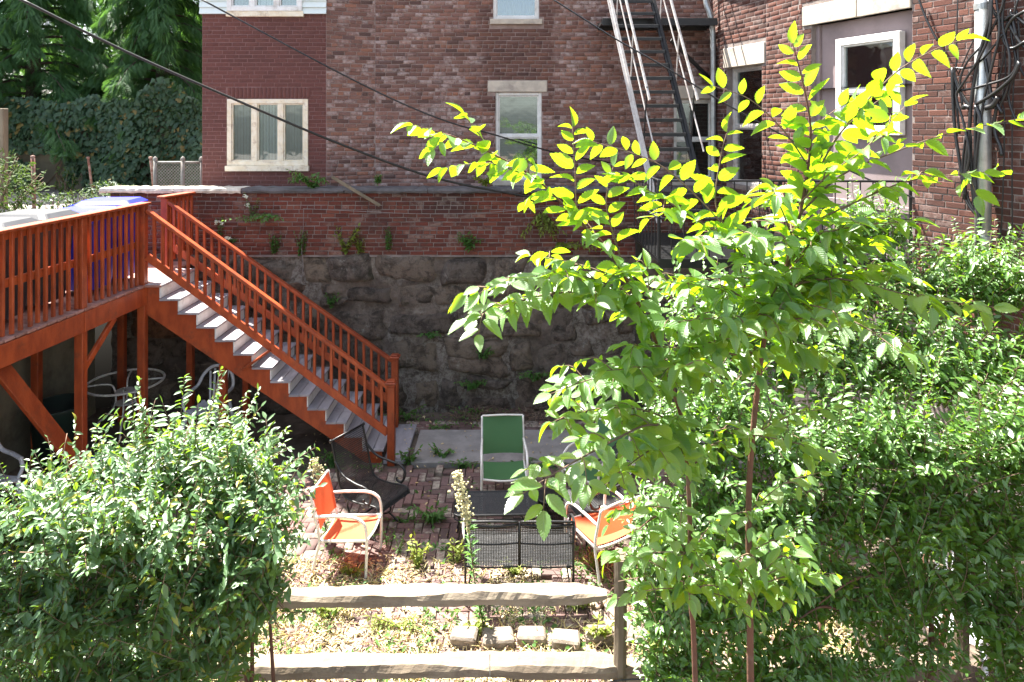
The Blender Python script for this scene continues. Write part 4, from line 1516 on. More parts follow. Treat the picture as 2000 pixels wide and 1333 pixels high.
for n in range(0, 13):
    xb = RX(n - 1) - 0.03 if n else RX(-1) + 0.02
    xm = (xb + RX(n)) / 2
    for a, b in ((xb, xm - 0.004), (xm + 0.004, RX(n))):
        groove_board(a, b, RZ(n) + random.uniform(-0.002, 0.002), YS - 0.04, YF + 0.04).build('tread_board', 'tread', st)
    if n < 12:
        mb = MB()
        mb.box((RX(n) - 0.036, (YS + YF) / 2, (RZ(n) - 0.03 + RZ(n + 1)) / 2), (0.016, YF - YS - 0.02 + 0.04, 0.1835 - 0.034), None, 0.002)
        mb.build('riser', 'white_paint', st)
for yy, xt, x_end in ((YS - 0.025, -1.62, edge(YS) + 0.0), (YF + 0.02, P(771, 0, YF).x, fx)):
    ztop = 1.10
    mb = MB()
    mb.box((xt, yy, 0.5), (0.1, 0.1, 1.06), None, 0.006)
    nw = mb.build('newel_post', 'deck', st)
    mb = MB()
    mb.box((xt, yy, 1.045), (0.115, 0.115, 0.03), None, 0.006)
    mb.box((xt, yy, 1.075), (0.145, 0.145, 0.03), None, 0.008)
    mb.box((xt, yy, 1.1), (0.1, 0.1, 0.022), None, 0.008)
    mb.build('post_cap', 'deck', nw)
    x0 = x_end
    sl_ = (3.41 - 0.985) / (xt - x0)
    zt_ = lambda x: 3.41 - sl_ * (x - x0)
    zb_ = lambda x: zt_(x) - 0.62
    for zf, w_, h_ in ((zt_, 0.085, 0.045), (zb_, 0.038, 0.1)):
        mb = MB()
        mb.bar((x0 + 0.03, yy, zf(x0 + 0.03)), (xt - 0.045, yy, zf(xt - 0.045)), w_, h_, ch=0.006)
        mb.build('handrail' if zf is zt_ else 'bottom_rail', 'deck', st)
    x = x0 + 0.13
    while x < xt - 0.08:
        mb = MB()
        mb.bar((x, yy, zb_(x) + 0.01), (x + random.uniform(-0.006, 0.006), yy, zt_(x) - 0.01), 0.036, 0.036, (0, 1, 0), ch=0.003)
        mb.build('baluster', 'deck', st)
        x += 0.113
mb = MB()
mb.bar(P(474, 722, YS - 0.03), P(530, 683, YS - 0.03), 0.03, 0.1, (0, -1, 0), ch=0.004)
mb.build('splice_board', 'deck', st)
for x in (P(432, 0, YS).x,):
    for yy in (YS + 0.07, YF - 0.09):
        mb = MB()
        mb.box((x, yy, 0.6), (0.09, 0.09, 1.38), None, 0.006)
        mb.build('support_post', 'deck', st)
mb = MB()
mb.box((RX(12.6), (YS + YF) / 2 + 0.02, 0.015), (0.3, 1.1, 0.05), None, 0.006)
mb.build('bottom_pad', 'tread', st)


# ------------------------------------------------------------------ bins on the deck
def wheelie_bin(name, label, c, rot, col, group, h=1.06):
    r = root(name, label, 'bin', c, group, rot)
    inv = MB()
    n = 10
    ring = lambda w_, d_, z, ro=0.06: [V3((sx * (w_ / 2) - sx * ro + ro * math.cos(a), sy * (d_ / 2) - sy * ro + ro * math.sin(a), z)) for sx, sy, a0 in ((1, 1, 0), (-1, 1, 90), (-1, -1, 180), (1, -1, 270)) for a in [math.radians(a0 + k * 30) for k in range(4)]]
    g = [ring(0.44, 0.5, 0.08), ring(0.56, 0.66, h - 0.1), ring(0.6, 0.7, h - 0.1), ring(0.6, 0.7, h - 0.04)]
    for q in g:
        q.append(q[0])
    inv.sheet([list(reversed(q)) for q in g])
    o = inv.build('body', col)
    o.parent = r
    lid = MB()
    g = [ring(0.62, 0.74, h - 0.04), ring(0.62, 0.74, h), ring(0.5, 0.6, h + 0.05)]
    for q in g:
        q.append(q[0])
    lid.sheet([list(reversed(q)) for q in g])
    lid.add(ring(0.5, 0.6, h + 0.05), [tuple(range(16))])
    lid.add(ring(0.62, 0.74, h - 0.04), [tuple(reversed(range(16)))])
    o = lid.build('lid', col)
    o.parent = r
    hd = MB()
    hd.tube([V3((-0.24, 0.38, h - 0.06)), V3((-0.22, 0.43, h - 0.02)), V3((0.22, 0.43, h - 0.02)), V3((0.24, 0.38, h - 0.06))], 0.016, 8)
    o = hd.build('handle', col)
    o.parent = r
    for s in (-1, 1):
        wl_ = MB()
        R = Matrix.Rotation(math.pi / 2, 3, 'Y')
        wl_.lathe([(0.0, -0.025), (0.09, -0.025), (0.1, 0), (0.09, 0.025), (0.0, 0.025)], (s * 0.26, 0.27, 0.1), 14, R)
        o = wl_.build('wheel', 'black_plastic')
        o.parent = r
    return r


wheelie_bin('recycling_bin', 'bright blue recycling bin on the deck, nearest the top of the stairs', (-5.5, 9.38, ZD), math.pi / 2 + 0.1, 'blue', 'wheeled bins on the deck', 1.08)
wheelie_bin('recycling_bin', 'second blue bin, behind the middle of the orange railing', (-5.5, 8.76, ZD), math.pi / 2 - 0.05, 'blue', 'wheeled bins on the deck', 1.03)
for i, yy in enumerate((8.08, 7.4, 6.72)):
    wheelie_bin('rubbish_bin', ['dark grey lidded bin next to the blue bins on the deck', 'dark grey lidded bin between two dark bins on the deck', 'dark grey lidded bin at the left edge behind the orange railing'][i], (-5.66, yy, ZD), math.pi / 2 + random.uniform(-0.1, 0.1), 'black_plastic', 'wheeled bins on the deck', 1.08)


# ================================================================== GARDEN FURNITURE
def part(mb, name, mat, parent, smooth=True):
    o = mb.build(name, mat, None, smooth)
    o.parent = parent
    return o


def sling_chair(label, fabric, loc, rot, backh=0.85, w_=0.52, lean=0.12, seat=0.38, group='sling chairs on the patio'):
    """white tube frame, fabric slung between: front is -y"""
    r = root('sling_chair', label, 'chair', loc, group, rot)
    for s in (-1, 1):
        x = s * w_ / 2
        mb = MB()
        mb.tube(catmull([(x * 1.04, -0.27, 0), (x * 1.04, -0.28, 0.3), (x * 1.04, -0.27, 0.52), (x * 1.04, -0.21, 0.6), (x * 1.04, -0.1, 0.625), (x * 1.02, 0.1, 0.615), (x, 0.22 + lean * 0.4, 0.6)], 6), 0.015, 8)
        part(mb, 'armrest', 'frame_white', r)
        mb = MB()
        mb.tube(catmull([(x, 0.3, 0), (x, 0.25, 0.2), (x, 0.215, seat), (x, 0.24 + lean * 0.5, 0.62), (x, 0.25 + lean, backh), ], 6), 0.014, 8)
        part(mb, 'back_leg', 'frame_white', r)
        mb = MB()
        mb.tube([(x, -0.27, seat + 0.015), (x, 0.0, seat - 0.01), (x, 0.22, seat - 0.02)], 0.013, 8)
        part(mb, 'seat_tube', 'frame_white', r)
    for y_, z_ in ((-0.275, seat + 0.01), (0.22, seat - 0.035), (0.25 + lean, backh)):
        mb = MB()
        sag = 0.02 if z_ < backh else -0.012
        mb.tube(catmull([(-w_ / 2, y_, z_), (0, y_ - 0.01, z_ - sag), (w_ / 2, y_, z_)], 8), 0.012, 8)
        part(mb, 'cross_tube', 'frame_white', r)
    hw = w_ / 2 - 0.012
    mb = MB()
    g = []
    for k in range(10):
        t = k / 9
        y_ = -0.27 + 0.47 * t
        g.append([V3((hw * (2 * q / 8 - 1), y_, seat + 0.018 - 0.03 * t - 0.03 * math.sin(math.pi * t) * 0.6 - 0.018 * (1 - (2 * q / 8 - 1) ** 2))) for q in range(9)])
    mb.sheet(g)
    part(mb, 'seat_sling', fabric, r)
    mb = MB()
    g = []
    for k in range(10):
        t = k / 9
        z_ = seat + 0.07 + (backh - seat - 0.07) * t
        y_ = 0.22 + (0.03 + lean) * t ** 1.2
        g.append([V3((hw * (2 * q / 8 - 1), y_ + 0.025 * (1 - (2 * q / 8 - 1) ** 2) - 0.01, z_)) for q in range(9)])
    mb.sheet(g)
    part(mb, 'back_sling', fabric, r)
    return r


# rot: front (-y) turned to the wanted facing
face = lambda dx, dy: math.atan2(dx, -dy)
sling_chair('green sling chair with white frame in front of the concrete path', 'sling_green', (-0.1, 8.28, 0), face(0.05, -1), 0.84, 0.52, 0.16)
sling_chair('orange sling chair standing in the sun beside the left shrub', 'sling_orange', (-1.7, 7.08, 0), face(1, -0.12), 0.83, 0.46, 0.06)
sling_chair('orange sling chair seen from behind, next to the rounded right shrub', 'sling_orange', (0.93, 7.08, 0), face(-0.5, 0.85), 0.77, 0.5, 0.06)
sling_chair('green sling chair half hidden behind elm leaves on the right', 'sling_green', (1.0, 8.25, 0), face(-0.7, -0.7), 0.8, 0.52, 0.14)


def wire_panel(mb, g, pitch=0.022, r=0.0032, horizontal=True, vertical=True):
    """thin rods over a smooth surface g(u, v) of real width and height"""
    lu = (g(1, 0.5) - g(0, 0.5)).length
    lv = sum((g(0.5, (k + 1) / 8) - g(0.5, k / 8)).length for k in range(8))
    nv, nu = int(lv / pitch), int(lu / pitch)
    if horizontal:
        for j in range(nv + 1):
            mb.tube([g(i / 6, j / nv) for i in range(7)], r, 3)
    if vertical:
        for i in range(nu + 1):
            mb.tube([g(i / nu, j / 10) for j in range(11)], r, 3)


def spring_chair(label, loc, rot, w_=0.54, backh=0.97, seat=0.42, legs='spring', group='black mesh furniture on the patio'):
    r = root('mesh_chair', label, 'chair', loc, group, rot)
    prof = catmull([(0, -0.36, seat - 0.05), (0, -0.3, seat + 0.01), (0, -0.05, seat - 0.02), (0, 0.14, seat - 0.01), (0, 0.22, seat + 0.08), (0, 0.29, 0.75), (0, 0.36, backh)], 5)
    n = len(prof) - 1

    def surf_(u, v):
        q = v * n
        i = min(int(q), n - 1)
        p = prof[i].lerp(prof[i + 1], q - i)
        return V3(((u - 0.5) * w_, p.y, p.z))
    mb = MB()
    wire_panel(mb, surf_, 0.017, 0.0042, True, True)
    part(mb, 'mesh_panel', 'iron', r, False)
    for s in (-1, 1):
        mb = MB()
        mb.tube([V3((s * w_ / 2, p.y, p.z)) for p in prof], 0.011, 8)
        part(mb, 'side_tube', 'iron', r)
        mb = MB()
        x = s * (w_ / 2 + 0.02)
        mb.tube(catmull([(s * w_ / 2, 0.3, 0.77), (x, 0.16, 0.66), (x + s * 0.02, -0.04, 0.63), (x + s * 0.02, -0.2, 0.62), (x + s * 0.01, -0.27, 0.55), (x, -0.23, 0.45), (x, -0.16, 0.45), (x, -0.15, 0.48)], 6), 0.014, 8)
        part(mb, 'armrest', 'iron', r)
        mb = MB()
        R = Matrix.Rotation(math.pi / 2, 3, 'Y')
        mb.lathe([(0, -0.012), (0.018, -0.008), (0.022, 0), (0.018, 0.008), (0, 0.012)], (s * (w_ / 2 + 0.012), 0.36, backh), 10, R)
        part(mb, 'finial', 'iron', r)
    mb = MB()
    mb.tube([(-w_ / 2, 0.36, backh), (w_ / 2, 0.36, backh)], 0.012, 8)
    part(mb, 'top_rail', 'iron', r)
    if legs == 'spring':
        for s in (-1, 1):
            mb = MB()
            x = s * 0.2
            mb.tube(catmull([(x, 0.1, seat - 0.03), (x, 0.16, 0.3), (x, 0.1, 0.2), (x * 0.8, -0.05, 0.24), (x * 0.8, -0.15, 0.2), (x, -0.1, 0.1), (x, 0.05, 0.03), (x, 0.25, 0.012), (x, 0.32, 0.012)], 6), 0.011, 6)
            mb.tube(catmull([(x, -0.08, 0.1), (x, -0.25, 0.03), (x, -0.34, 0.012)], 5), 0.011, 6)
            part(mb, 'spring_leg', 'iron', r)
        mb = MB()
        mb.tube([(-0.2, 0.3, 0.012), (0.2, 0.3, 0.012)], 0.011, 6)
        mb.tube([(-0.2, -0.33, 0.012), (0.2, -0.33, 0.012)], 0.011, 6)
        mb.tube([(-0.2, 0.0, 0.2), (0.2, 0.0, 0.2)], 0.011, 6)
        part(mb, 'base_tube', 'iron', r)
    else:
        for s in (-1, 1):
            for y_ in (-0.3, 0.28):
                mb = MB()
                mb.tube([(s * w_ / 2, y_ * 0.9, seat - 0.02), (s * w_ / 2, y_, 0)], 0.011, 6)
                part(mb, 'leg', 'iron', r)
    return r


spring_chair('high backed black mesh spring chair at the foot of the staircase', (-1.6, 7.72, 0), face(0.85, -0.52), 0.5, 0.98)
spring_chair('black mesh armchair turned to the low table, under the elm leaves', (0.98, 7.62, 0), face(-0.9, -0.35), 0.5, 0.8, 0.4, 'legs')

# loveseat: seen from behind
lv = root('mesh_loveseat', 'black wire mesh loveseat seen from behind, in sun near the rail fence', 'loveseat', (0.07, 6.42, 0), 'black mesh furniture on the patio')
LW = 0.51
for s in (-1, 1):
    mb = MB()
    mb.tube([(s * LW, 0.0, 0), (s * LW, 0.02, 0.42), (s * LW, 0.0, 0.82)], 0.011, 8)
    part(mb, 'rear_leg', 'iron', lv)
    mb = MB()
    mb.tube([(s * LW, 0.55, 0), (s * LW, 0.52, 0.4)], 0.011, 8)
    part(mb, 'front_leg', 'iron', lv)
    mb = MB()
    mb.tube(catmull([(s * LW, 0.02, 0.64), (s * (LW + 0.03), 0.2, 0.64), (s * (LW + 0.03), 0.42, 0.62), (s * (LW + 0.02), 0.55, 0.56), (s * LW, 0.53, 0.44), (s * LW, 0.44, 0.42)], 6), 0.014, 8)
    part(mb, 'armrest', 'steel_paint' if s < 0 else 'iron', lv)
    mb = MB()
    mb.tube(catmull([(s * LW * 0.93, 0.1, 0.02), (s * LW * 0.93, 0.08, 0.2), (s * LW * 0.9, 0.14, 0.34), (s * LW, 0.3, 0.4)], 6), 0.009, 6)
    part(mb, 'leg_scroll', 'iron', lv)
for s in (-1, 1):
    x0_, x1_ = (-LW, -0.012) if s < 0 else (0.012, LW)
    mb = MB()
    wire_panel(mb, lambda u, v: V3((x0_ + (x1_ - x0_) * u, 0.0 + 0.02 * (1 - v) - 0.015 * math.sin(math.pi * u), 0.4 + 0.4 * v)), 0.0155, 0.0038)
    part(mb, 'back_panel', 'iron', lv, False)
    mb = MB()
    wire_panel(mb, lambda u, v: V3((x0_ + (x1_ - x0_) * u, 0.03 + 0.5 * v, 0.405 + 0.015 * math.sin(math.pi * v) - 0.012 * math.sin(math.pi * u) - 0.03 * max(0, v - 0.85) * 5)), 0.0155, 0.0042)
    part(mb, 'seat_panel', 'iron', lv, False)
    for z_, dz in ((0.82, 0.012), (0.795, -0.014), (0.62, -0.006), (0.4, 0)):
        mb = MB()
        mb.tube(catmull([(x0_, 0.0, z_), ((x0_ + x1_) / 2, -0.014, z_ + dz), (x1_, 0.0, z_)], 6), 0.011 if z_ > 0.7 else 0.007, 6)
        part(mb, 'back_rail', 'iron', lv)
mb = MB()
mb.tube([(0, 0.0, 0.82), (0, 0.02, 0.4), (0, 0.3, 0.4), (0, 0.53, 0.39)], 0.01, 6)
part(mb, 'centre_tube', 'iron', lv)
mb = MB()
mb.tube([(-LW, 0.53, 0.39), (LW, 0.53, 0.39)], 0.01, 6)
mb.tube([(-LW, 0.02, 0.08), (LW, 0.02, 0.1)], 0.007, 6)
part(mb, 'stretcher', 'iron', lv)

# coffee table and small round stand
tb = root('mesh_table', 'low black mesh coffee table between the green chair and loveseat', 'table', (-0.17, 7.45, 0), 'black mesh furniture on the patio', math.radians(2))
TW, TD, TZ = 0.45, 0.23, 0.42
rr_ = lambda z, k=0.0: [V3((sx * (TW - 0.06 - k) + 0.06 * math.cos(math.radians(a0 + q * 22.5)), sy * (TD - 0.06 - k) + 0.06 * math.sin(math.radians(a0 + q * 22.5)), z)) for sx, sy, a0 in ((1, 1, 0), (-1, 1, 90), (-1, -1, 180), (1, -1, 270)) for q in range(5)]
mb = MB()
mb.tube(rr_(TZ), 0.012, 8, True)
mb.tube(rr_(TZ - 0.05), 0.008, 8, True)
part(mb, 'rim', 'iron', tb)
mb = MB()
wire_panel(mb, lambda u, v: V3((-TW + 0.01 + 2 * (TW - 0.01) * u, -TD + 0.01 + 2 * (TD - 0.01) * v, TZ)), 0.0145, 0.0042)
part(mb, 'mesh_top', 'iron', tb, False)
for sx in (-1, 1):
    for sy in (-1, 1):
        mb = MB()
        mb.tube(catmull([(sx * (TW - 0.04), sy * (TD - 0.04), TZ), (sx * (TW - 0.06), sy * (TD - 0.05), 0.25), (sx * (TW - 0.01), sy * (TD - 0.01), 0)], 6), 0.01, 6)
        mb.tube(catmull([(sx * (TW - 0.05), sy * (TD - 0.05), 0.2), (sx * (TW - 0.14), sy * (TD - 0.06), 0.32), (sx * (TW - 0.2), sy * (TD - 0.04), 0.4)], 6), 0.006, 6)
        part(mb, 'leg', 'iron', tb)
sd = root('side_stand', 'small round black mesh stand between the low table and armchair', 'side table', (0.42, 7.55, 0), 'black mesh furniture on the patio')
mb = MB()
for z_, r_ in ((0.44, 0.15), (0.3, 0.14), (0.02, 0.15)):
    mb.tube([V3((r_ * math.cos(a), r_ * math.sin(a), z_)) for a in np.linspace(0, 2 * math.pi, 24, endpoint=False)], 0.009, 6, True)
part(mb, 'ring', 'iron', sd)
mb = MB()
for a in np.linspace(0, 2 * math.pi, 40, endpoint=False):
    mb.tube([V3((0.15 * math.cos(a), 0.15 * math.sin(a), 0.44)), V3((0.14 * math.cos(a + 0.2), 0.14 * math.sin(a + 0.2), 0.25)), V3((0.15 * math.cos(a + 0.4), 0.15 * math.sin(a + 0.4), 0.02))], 0.004, 4)
    mb.tube([V3((0.15 * math.cos(a), 0.15 * math.sin(a), 0.44)), V3((0.14 * math.cos(a - 0.2), 0.14 * math.sin(a - 0.2), 0.25)), V3((0.15 * math.cos(a - 0.4), 0.15 * math.sin(a - 0.4), 0.02))], 0.004, 4)
part(mb, 'mesh_side', 'iron', sd, False)
mb = MB()
mb.lathe([(0, 0.438), (0.15, 0.438), (0.15, 0.446), (0, 0.446)], (0, 0, 0), 24)
part(mb, 'top', 'iron', sd, False)

# white round table frame under the deck
tf = root('table_frame', 'round white table frame without its glass top, under the deck', 'table', (-5.75, 10.15, 0))
TR, TZ = 0.52, 0.71
mb = MB()
mb.tube([V3((TR * math.cos(a), TR * math.sin(a), TZ)) for a in np.linspace(0, 2 * math.pi, 40, endpoint=False)], 0.017, 8, True)
part(mb, 'rim', 'frame_white', tf)
for k in range(4):
    a = math.radians(20 + 90 * k)
    c_, s_ = math.cos(a), math.sin(a)
    mb = MB()
    mb.tube(catmull([(TR * c_, TR * s_, TZ - 0.01), (0.3 * c_, 0.3 * s_, TZ - 0.005), (0.17 * c_, 0.17 * s_, TZ - 0.04), (0.13 * c_, 0.13 * s_, TZ - 0.16), (0.13 * c_, 0.13 * s_, 0.42), (0.2 * c_, 0.2 * s_, 0.28), (0.36 * c_, 0.36 * s_, 0.14), (0.44 * c_, 0.44 * s_, 0.0)], 6), 0.013, 8)
    part(mb, 'leg', 'frame_white', tf)
for z_ in (0.57, 0.4):
    mb = MB()
    mb.lathe([(0.03, z_), (0.14, z_), (0.14, z_ + 0.012), (0.03, z_ + 0.012)], (0, 0, 0), 20)
    part(mb, 'hub_plate', 'frame_white', tf, False)


def plastic_chair(label, loc, rot):
    r = root('plastic_chair', label, 'chair', loc, 'white plastic chairs', rot)
    m_ = 'white_plastic'
    mb = MB()
    g = []
    for k in range(8):
        t = k / 7
        g.append([V3(((0.21 + 0.02 * (1 - t)) * (2 * q / 8 - 1), -0.24 + 0.44 * t, 0.43 - 0.03 * t - 0.02 * math.sin(math.pi * t) + 0.02 * (2 * q / 8 - 1) ** 4 - (0.03 if k == 0 else 0))) for q in range(9)])
    mb.sheet(g)
    part(mb, 'seat', m_, r)
    hoop = catmull([(-0.27, -0.2, 0.62), (-0.28, 0.0, 0.64), (-0.27, 0.18, 0.66), (-0.22, 0.26, 0.8), (-0.1, 0.31, 0.9), (0.1, 0.31, 0.9), (0.22, 0.26, 0.8), (0.27, 0.18, 0.66), (0.28, 0.0, 0.64), (0.27, -0.2, 0.62)], 6)
    mb = MB()
    mb.tube(hoop, 0.024, 8)
    part(mb, 'back_hoop', m_, r)
    for k in range(5):
        t = (k - 2) / 2
        mb = MB()
        mb.bar((t * 0.1, 0.21, 0.41), (t * 0.14, 0.295 + 0.01 * (1 - t * t), 0.885 - 0.05 * t * t), 0.032, 0.01, (0, 1, 0), 0.003)
        part(mb, 'back_slat', m_, r)
    for s in (-1, 1):
        for p0, p1 in (((s * 0.22, -0.2, 0.42), (s * 0.27, -0.26, 0)), ((s * 0.2, 0.2, 0.42), (s * 0.24, 0.31, 0))):
            mb = MB()
            mb.tube([p0, p1], [0.03, 0.02], 6)
            part(mb, 'leg', m_, r)
        mb = MB()
        mb.tube(catmull([(s * 0.22, -0.22, 0.42), (s * 0.26, -0.23, 0.53), (s * 0.27, -0.18, 0.62)], 5), 0.022, 6)
        part(mb, 'arm_support', m_, r)
    return r


plastic_chair('white plastic chair with slatted back under the staircase', (-4.42, 9.95, 0), face(-0.1, -1))
plastic_chair('white plastic chair at the left edge, below the deck brace', (-6.05, 7.85, 0), face(0.9, -0.4))
plastic_chair('white plastic chair glimpsed through the lowest part of the right shrub', (3.7, 5.75, 0), face(-0.6, -0.8))
mb = MB()
mb.lathe([(0.0, 0.02), (0.26, 0.02), (0.32, 0.7), (0.35, 0.74), (0.35, 0.78), (0.31, 0.78), (0.28, 0.5), (0.0, 0.46)], (-6.12, 9.2, 0), 26)
tub = root('garden_tub', 'dark green round tub in the shade under the deck', 'tub', (-6.12, 9.2, 0))
mb.build('body', 'green_plastic', tub, True)
mb = MB()
mb.tube([V3((-6.12 + 0.345 * math.cos(a), 9.2 + 0.345 * math.sin(a), 0.77)) for a in np.linspace(0, 2 * math.pi, 26, endpoint=False)], 0.015, 6, True)
mb.build('rim', 'green_plastic', tub, True)
bt = root('blue_bucket', 'dark blue bucket showing between shrub leaves under the deck', 'bucket', (-5.15, 8.35, 0))
mb = MB()
mb.lathe([(0, 0.3), (0.12, 0.3), (0.17, 0.66), (0.185, 0.66), (0.185, 0.7), (0.16, 0.7), (0.12, 0.34), (0, 0.34)], (-5.15, 8.35, -0.28), 20)
mb.build('body', 'blue', bt, True)
mb = MB()
mb.tube(catmull([(-5.33, 8.35, 0.4), (-5.3, 8.3, 0.3), (-5.15, 8.17, 0.26), (-5.0, 8.3, 0.3), (-4.97, 8.35, 0.4)], 6), 0.005, 6)
mb.build('handle', 'iron', bt, True)

# ================================================================== SPLIT-RAIL FENCE
fn = root('rail_fence', 'weathered split rail wooden fence with two rails across the foreground', 'fence', (0.9, 5.33, 0))


def split_rail(x0, x1, z, w_, h_, seed, yo=0.0):
    g = []
    n = 90
    for k in range(n + 1):
        t = k / n
        x = x0 + (x1 - x0) * t
        tp = min(1, 0.35 + min(t, 1 - t) * 9)
        row = []
        sec = [(-1, -1), (-1.02, 0.3), (-0.8, 1.0), (0.2, 1.06), (1, 0.9), (1.02, -0.5), (0.6, -1)]
        for i, (a, b) in enumerate(sec):
            q = V3((x * 1.8, i * 3.1, seed))
            row.append(V3((x, 5.33 + yo + a * w_ / 2 * tp + 0.018 * noise.noise(q) + 0.008 * noise.noise(q * 6), z + b * h_ / 2 * tp + 0.02 * noise.noise(q + V3((0, 0, 5))) + 0.01 * noise.noise(q * 7) + 0.012 * math.sin(x * 1.3 + seed))))
        row.append(row[0].copy())
        g.append(row)
    m_ = MB()
    m_.sheet(g)
    m_.add(g[0][:-1], [tuple(range(7))])
    m_.add(g[-1][:-1], [tuple(reversed(range(7)))])
    return m_


split_rail(-2.4, 0.74, 0.89, 0.15, 0.085, 1).build('rail', 'rail_wood', fn)
split_rail(-2.4, 0.98, 0.335, 0.16, 0.085, 2).build('rail', 'rail_wood', fn)
split_rail(0.76, 3.6, 0.3, 0.15, 0.11, 3, 0.02).build('rail', 'rail_wood', fn)
for x, yo in ((0.83, -0.02), (-2.25, 0), (3.5, 0)):
    g = []
    for z in np.linspace(-0.1, 1.22, 14):
        row = []
        for k in range(8):
            a = 2 * math.pi * k / 8 + 0.3
            rr = 0.052 + 0.008 * noise.noise(V3((k * 2.0, z * 2, x)))
            row.append(V3((x + rr * math.cos(a) + 0.015 * math.sin(z * 2), 5.33 + yo + rr * 1.15 * math.sin(a), z + (0.02 * math.sin(a) if z > 1.1 else 0))))
        row.append(row[0].copy())
        g.append(row)
    mb = MB()
    mb.sheet(g)
    mb.add(g[-1][:-1], [tuple(range(8))])
    mb.build('post', 'post_wood', fn)
mb = MB()
mb.tube(catmull([(-2.3, 5.26, 0.25), (-1.4, 5.24, 0.12), (-0.7, 5.24, 0.22), (-0.2, 5.24, 0.24), (0.3, 5.24, 0.17), (0.55, 5.24, 0.18), (0.83, 5.24, 0.3), (1.6, 5.25, 0.29), (2.6, 5.25, 0.33)], 6), 0.006, 6)
mb.build('wire', 'cable', fn, True)
mb = MB()
mb.tube([(-0.17, 5.235, 0.5), (-0.168, 5.235, 0.05)], 0.004, 6)
mb.build('wire', 'galv', fn, True)
# row of loose paving blocks behind the lower rail, and planks
for i, x in enumerate((-0.12, 0.17, 0.47, 0.77, 1.08, -0.42)):
    mb = MB()
    R = Matrix.Rotation(random.uniform(-0.08, 0.08), 3, 'Z')
    mb.box((x, 5.98 + random.uniform(-0.05, 0.05), 0.04 + random.uniform(-0.015, 0.012)), (0.265 * random.uniform(0.85, 1.03), 0.17 * random.uniform(0.85, 1.1), 0.13), Matrix.Rotation(random.uniform(-0.14, 0.14), 3, 'Z') @ Matrix.Rotation(random.uniform(-0.07, 0.07), 3, 'X'), 0.018)
    mb.v = [v + V3((0.012 * noise.noise(v * 14), 0.012 * noise.noise(v * 14 + V3((5, 0, 0))), 0.012 * noise.noise(v * 14 + V3((0, 5, 0))))) for v in mb.v]
    tag(mb.build('edging_block', 'block_stone'), ['second edging block from the left in the row behind the lower fence rail', 'middle edging block, third from the left in the row', 'fourth edging block, left of the fence post', 'edging block directly behind the fence post', 'rightmost edging block, beside the right shrub', 'leftmost edging block of the row behind the fence'][i], 'block', 'edging blocks by the fence')
for i, (x0, y0, x1, y1, zz_) in enumerate(((0.72, 6.5, 0.98, 5.9, 0.03), (0.88, 6.48, 1.16, 5.92, 0.035))):
    mb = MB()
    mb.bar((x0, y0, zz_), (x1, y1, zz_), 0.1, 0.035, ch=0.004)
    tag(mb.build('plank', 'rail_wood'), ['short grey plank lying on the ground beside the fence post', 'second grey plank lying closer to the right shrub'][i], 'plank', 'planks on the ground')
for pts in ([(0.6, 6.5, 0.03), (0.78, 6.35, 0.05), (0.95, 6.5, 0.04), (1.3, 6.6, 0.05)], [(-1.5, 6.5, 0.04), (-1.35, 6.38, 0.05), (-1.15, 6.45, 0.03)]):
    mb = MB()
    mb.tube(catmull(pts, 5), 0.014, 6)
    tag(mb.build('dead_branch', 'twig', None, True), 'dead branch lying beneath the orange chair ' + ('by the fence post' if pts[0][0] > 0 else 'in the sun'), 'branch', 'fallen branches')

# ================================================================== PLANTS
UP = V3((0, 0, 1))


def leaves_along(pts, out, size, spacing, start=0.1, opposite=False, droop=0.35, fwd=0.5, side=None, jit=0.25, wid=1.0, tip=True, upmix=None):
    """alternate or opposite leaves along a twig; appends 4x4 matrices"""
    pts = [V3(p) for p in pts]
    seg = [(pts[i + 1] - pts[i]).length for i in range(len(pts) - 1)]
    tot = sum(seg)
    d = tot * start
    k = 0
    base_side = side
    while d < tot:
        q, i = d, 0
        while i < len(seg) - 1 and q > seg[i]:
            q -= seg[i]
            i += 1
        t = (pts[i + 1] - pts[i]).normalized()
        p = pts[i] + t * q
        s = base_side.copy() if base_side is not None else t.cross(UP)
        s = s - t * s.dot(t)
        if s.length < 0.1:
            s = t.orthogonal()
        s.normalize()
        for sg in ((1, -1) if opposite else ((1,) if k % 2 else (-1,))):
            ax = s * sg + t * fwd + V3((0, 0, -droop)) + rv(jit)
            up = (UP if upmix is None else upmix) + rv(jit * 1.1)
            sz = size * random.uniform(0.75, 1.15) * (1.0 - 0.35 * (d / tot) ** 3)
            out.append(frame(p + ax.normalized() * sz * 0.08, ax, up, sz, wid))
        d += spacing * random.uniform(0.8, 1.2)
        k += 1
    if tip:
        t = (pts[-1] - pts[-2]).normalized()
        out.append(frame(pts[-1], t + V3((0, 0, -droop * 0.6)) + rv(jit), UP + rv(jit), size * 0.75, wid))


# ------------------------------------------------------------------ elm sapling close to the camera
random.seed(11)
EY = 2.9
elm = root('elm_sapling', 'young elm with large serrated leaves glowing yellow green, closest to the camera', 'tree', (P(1468, 0, EY).x, EY, 0))
EL = []
stems = []


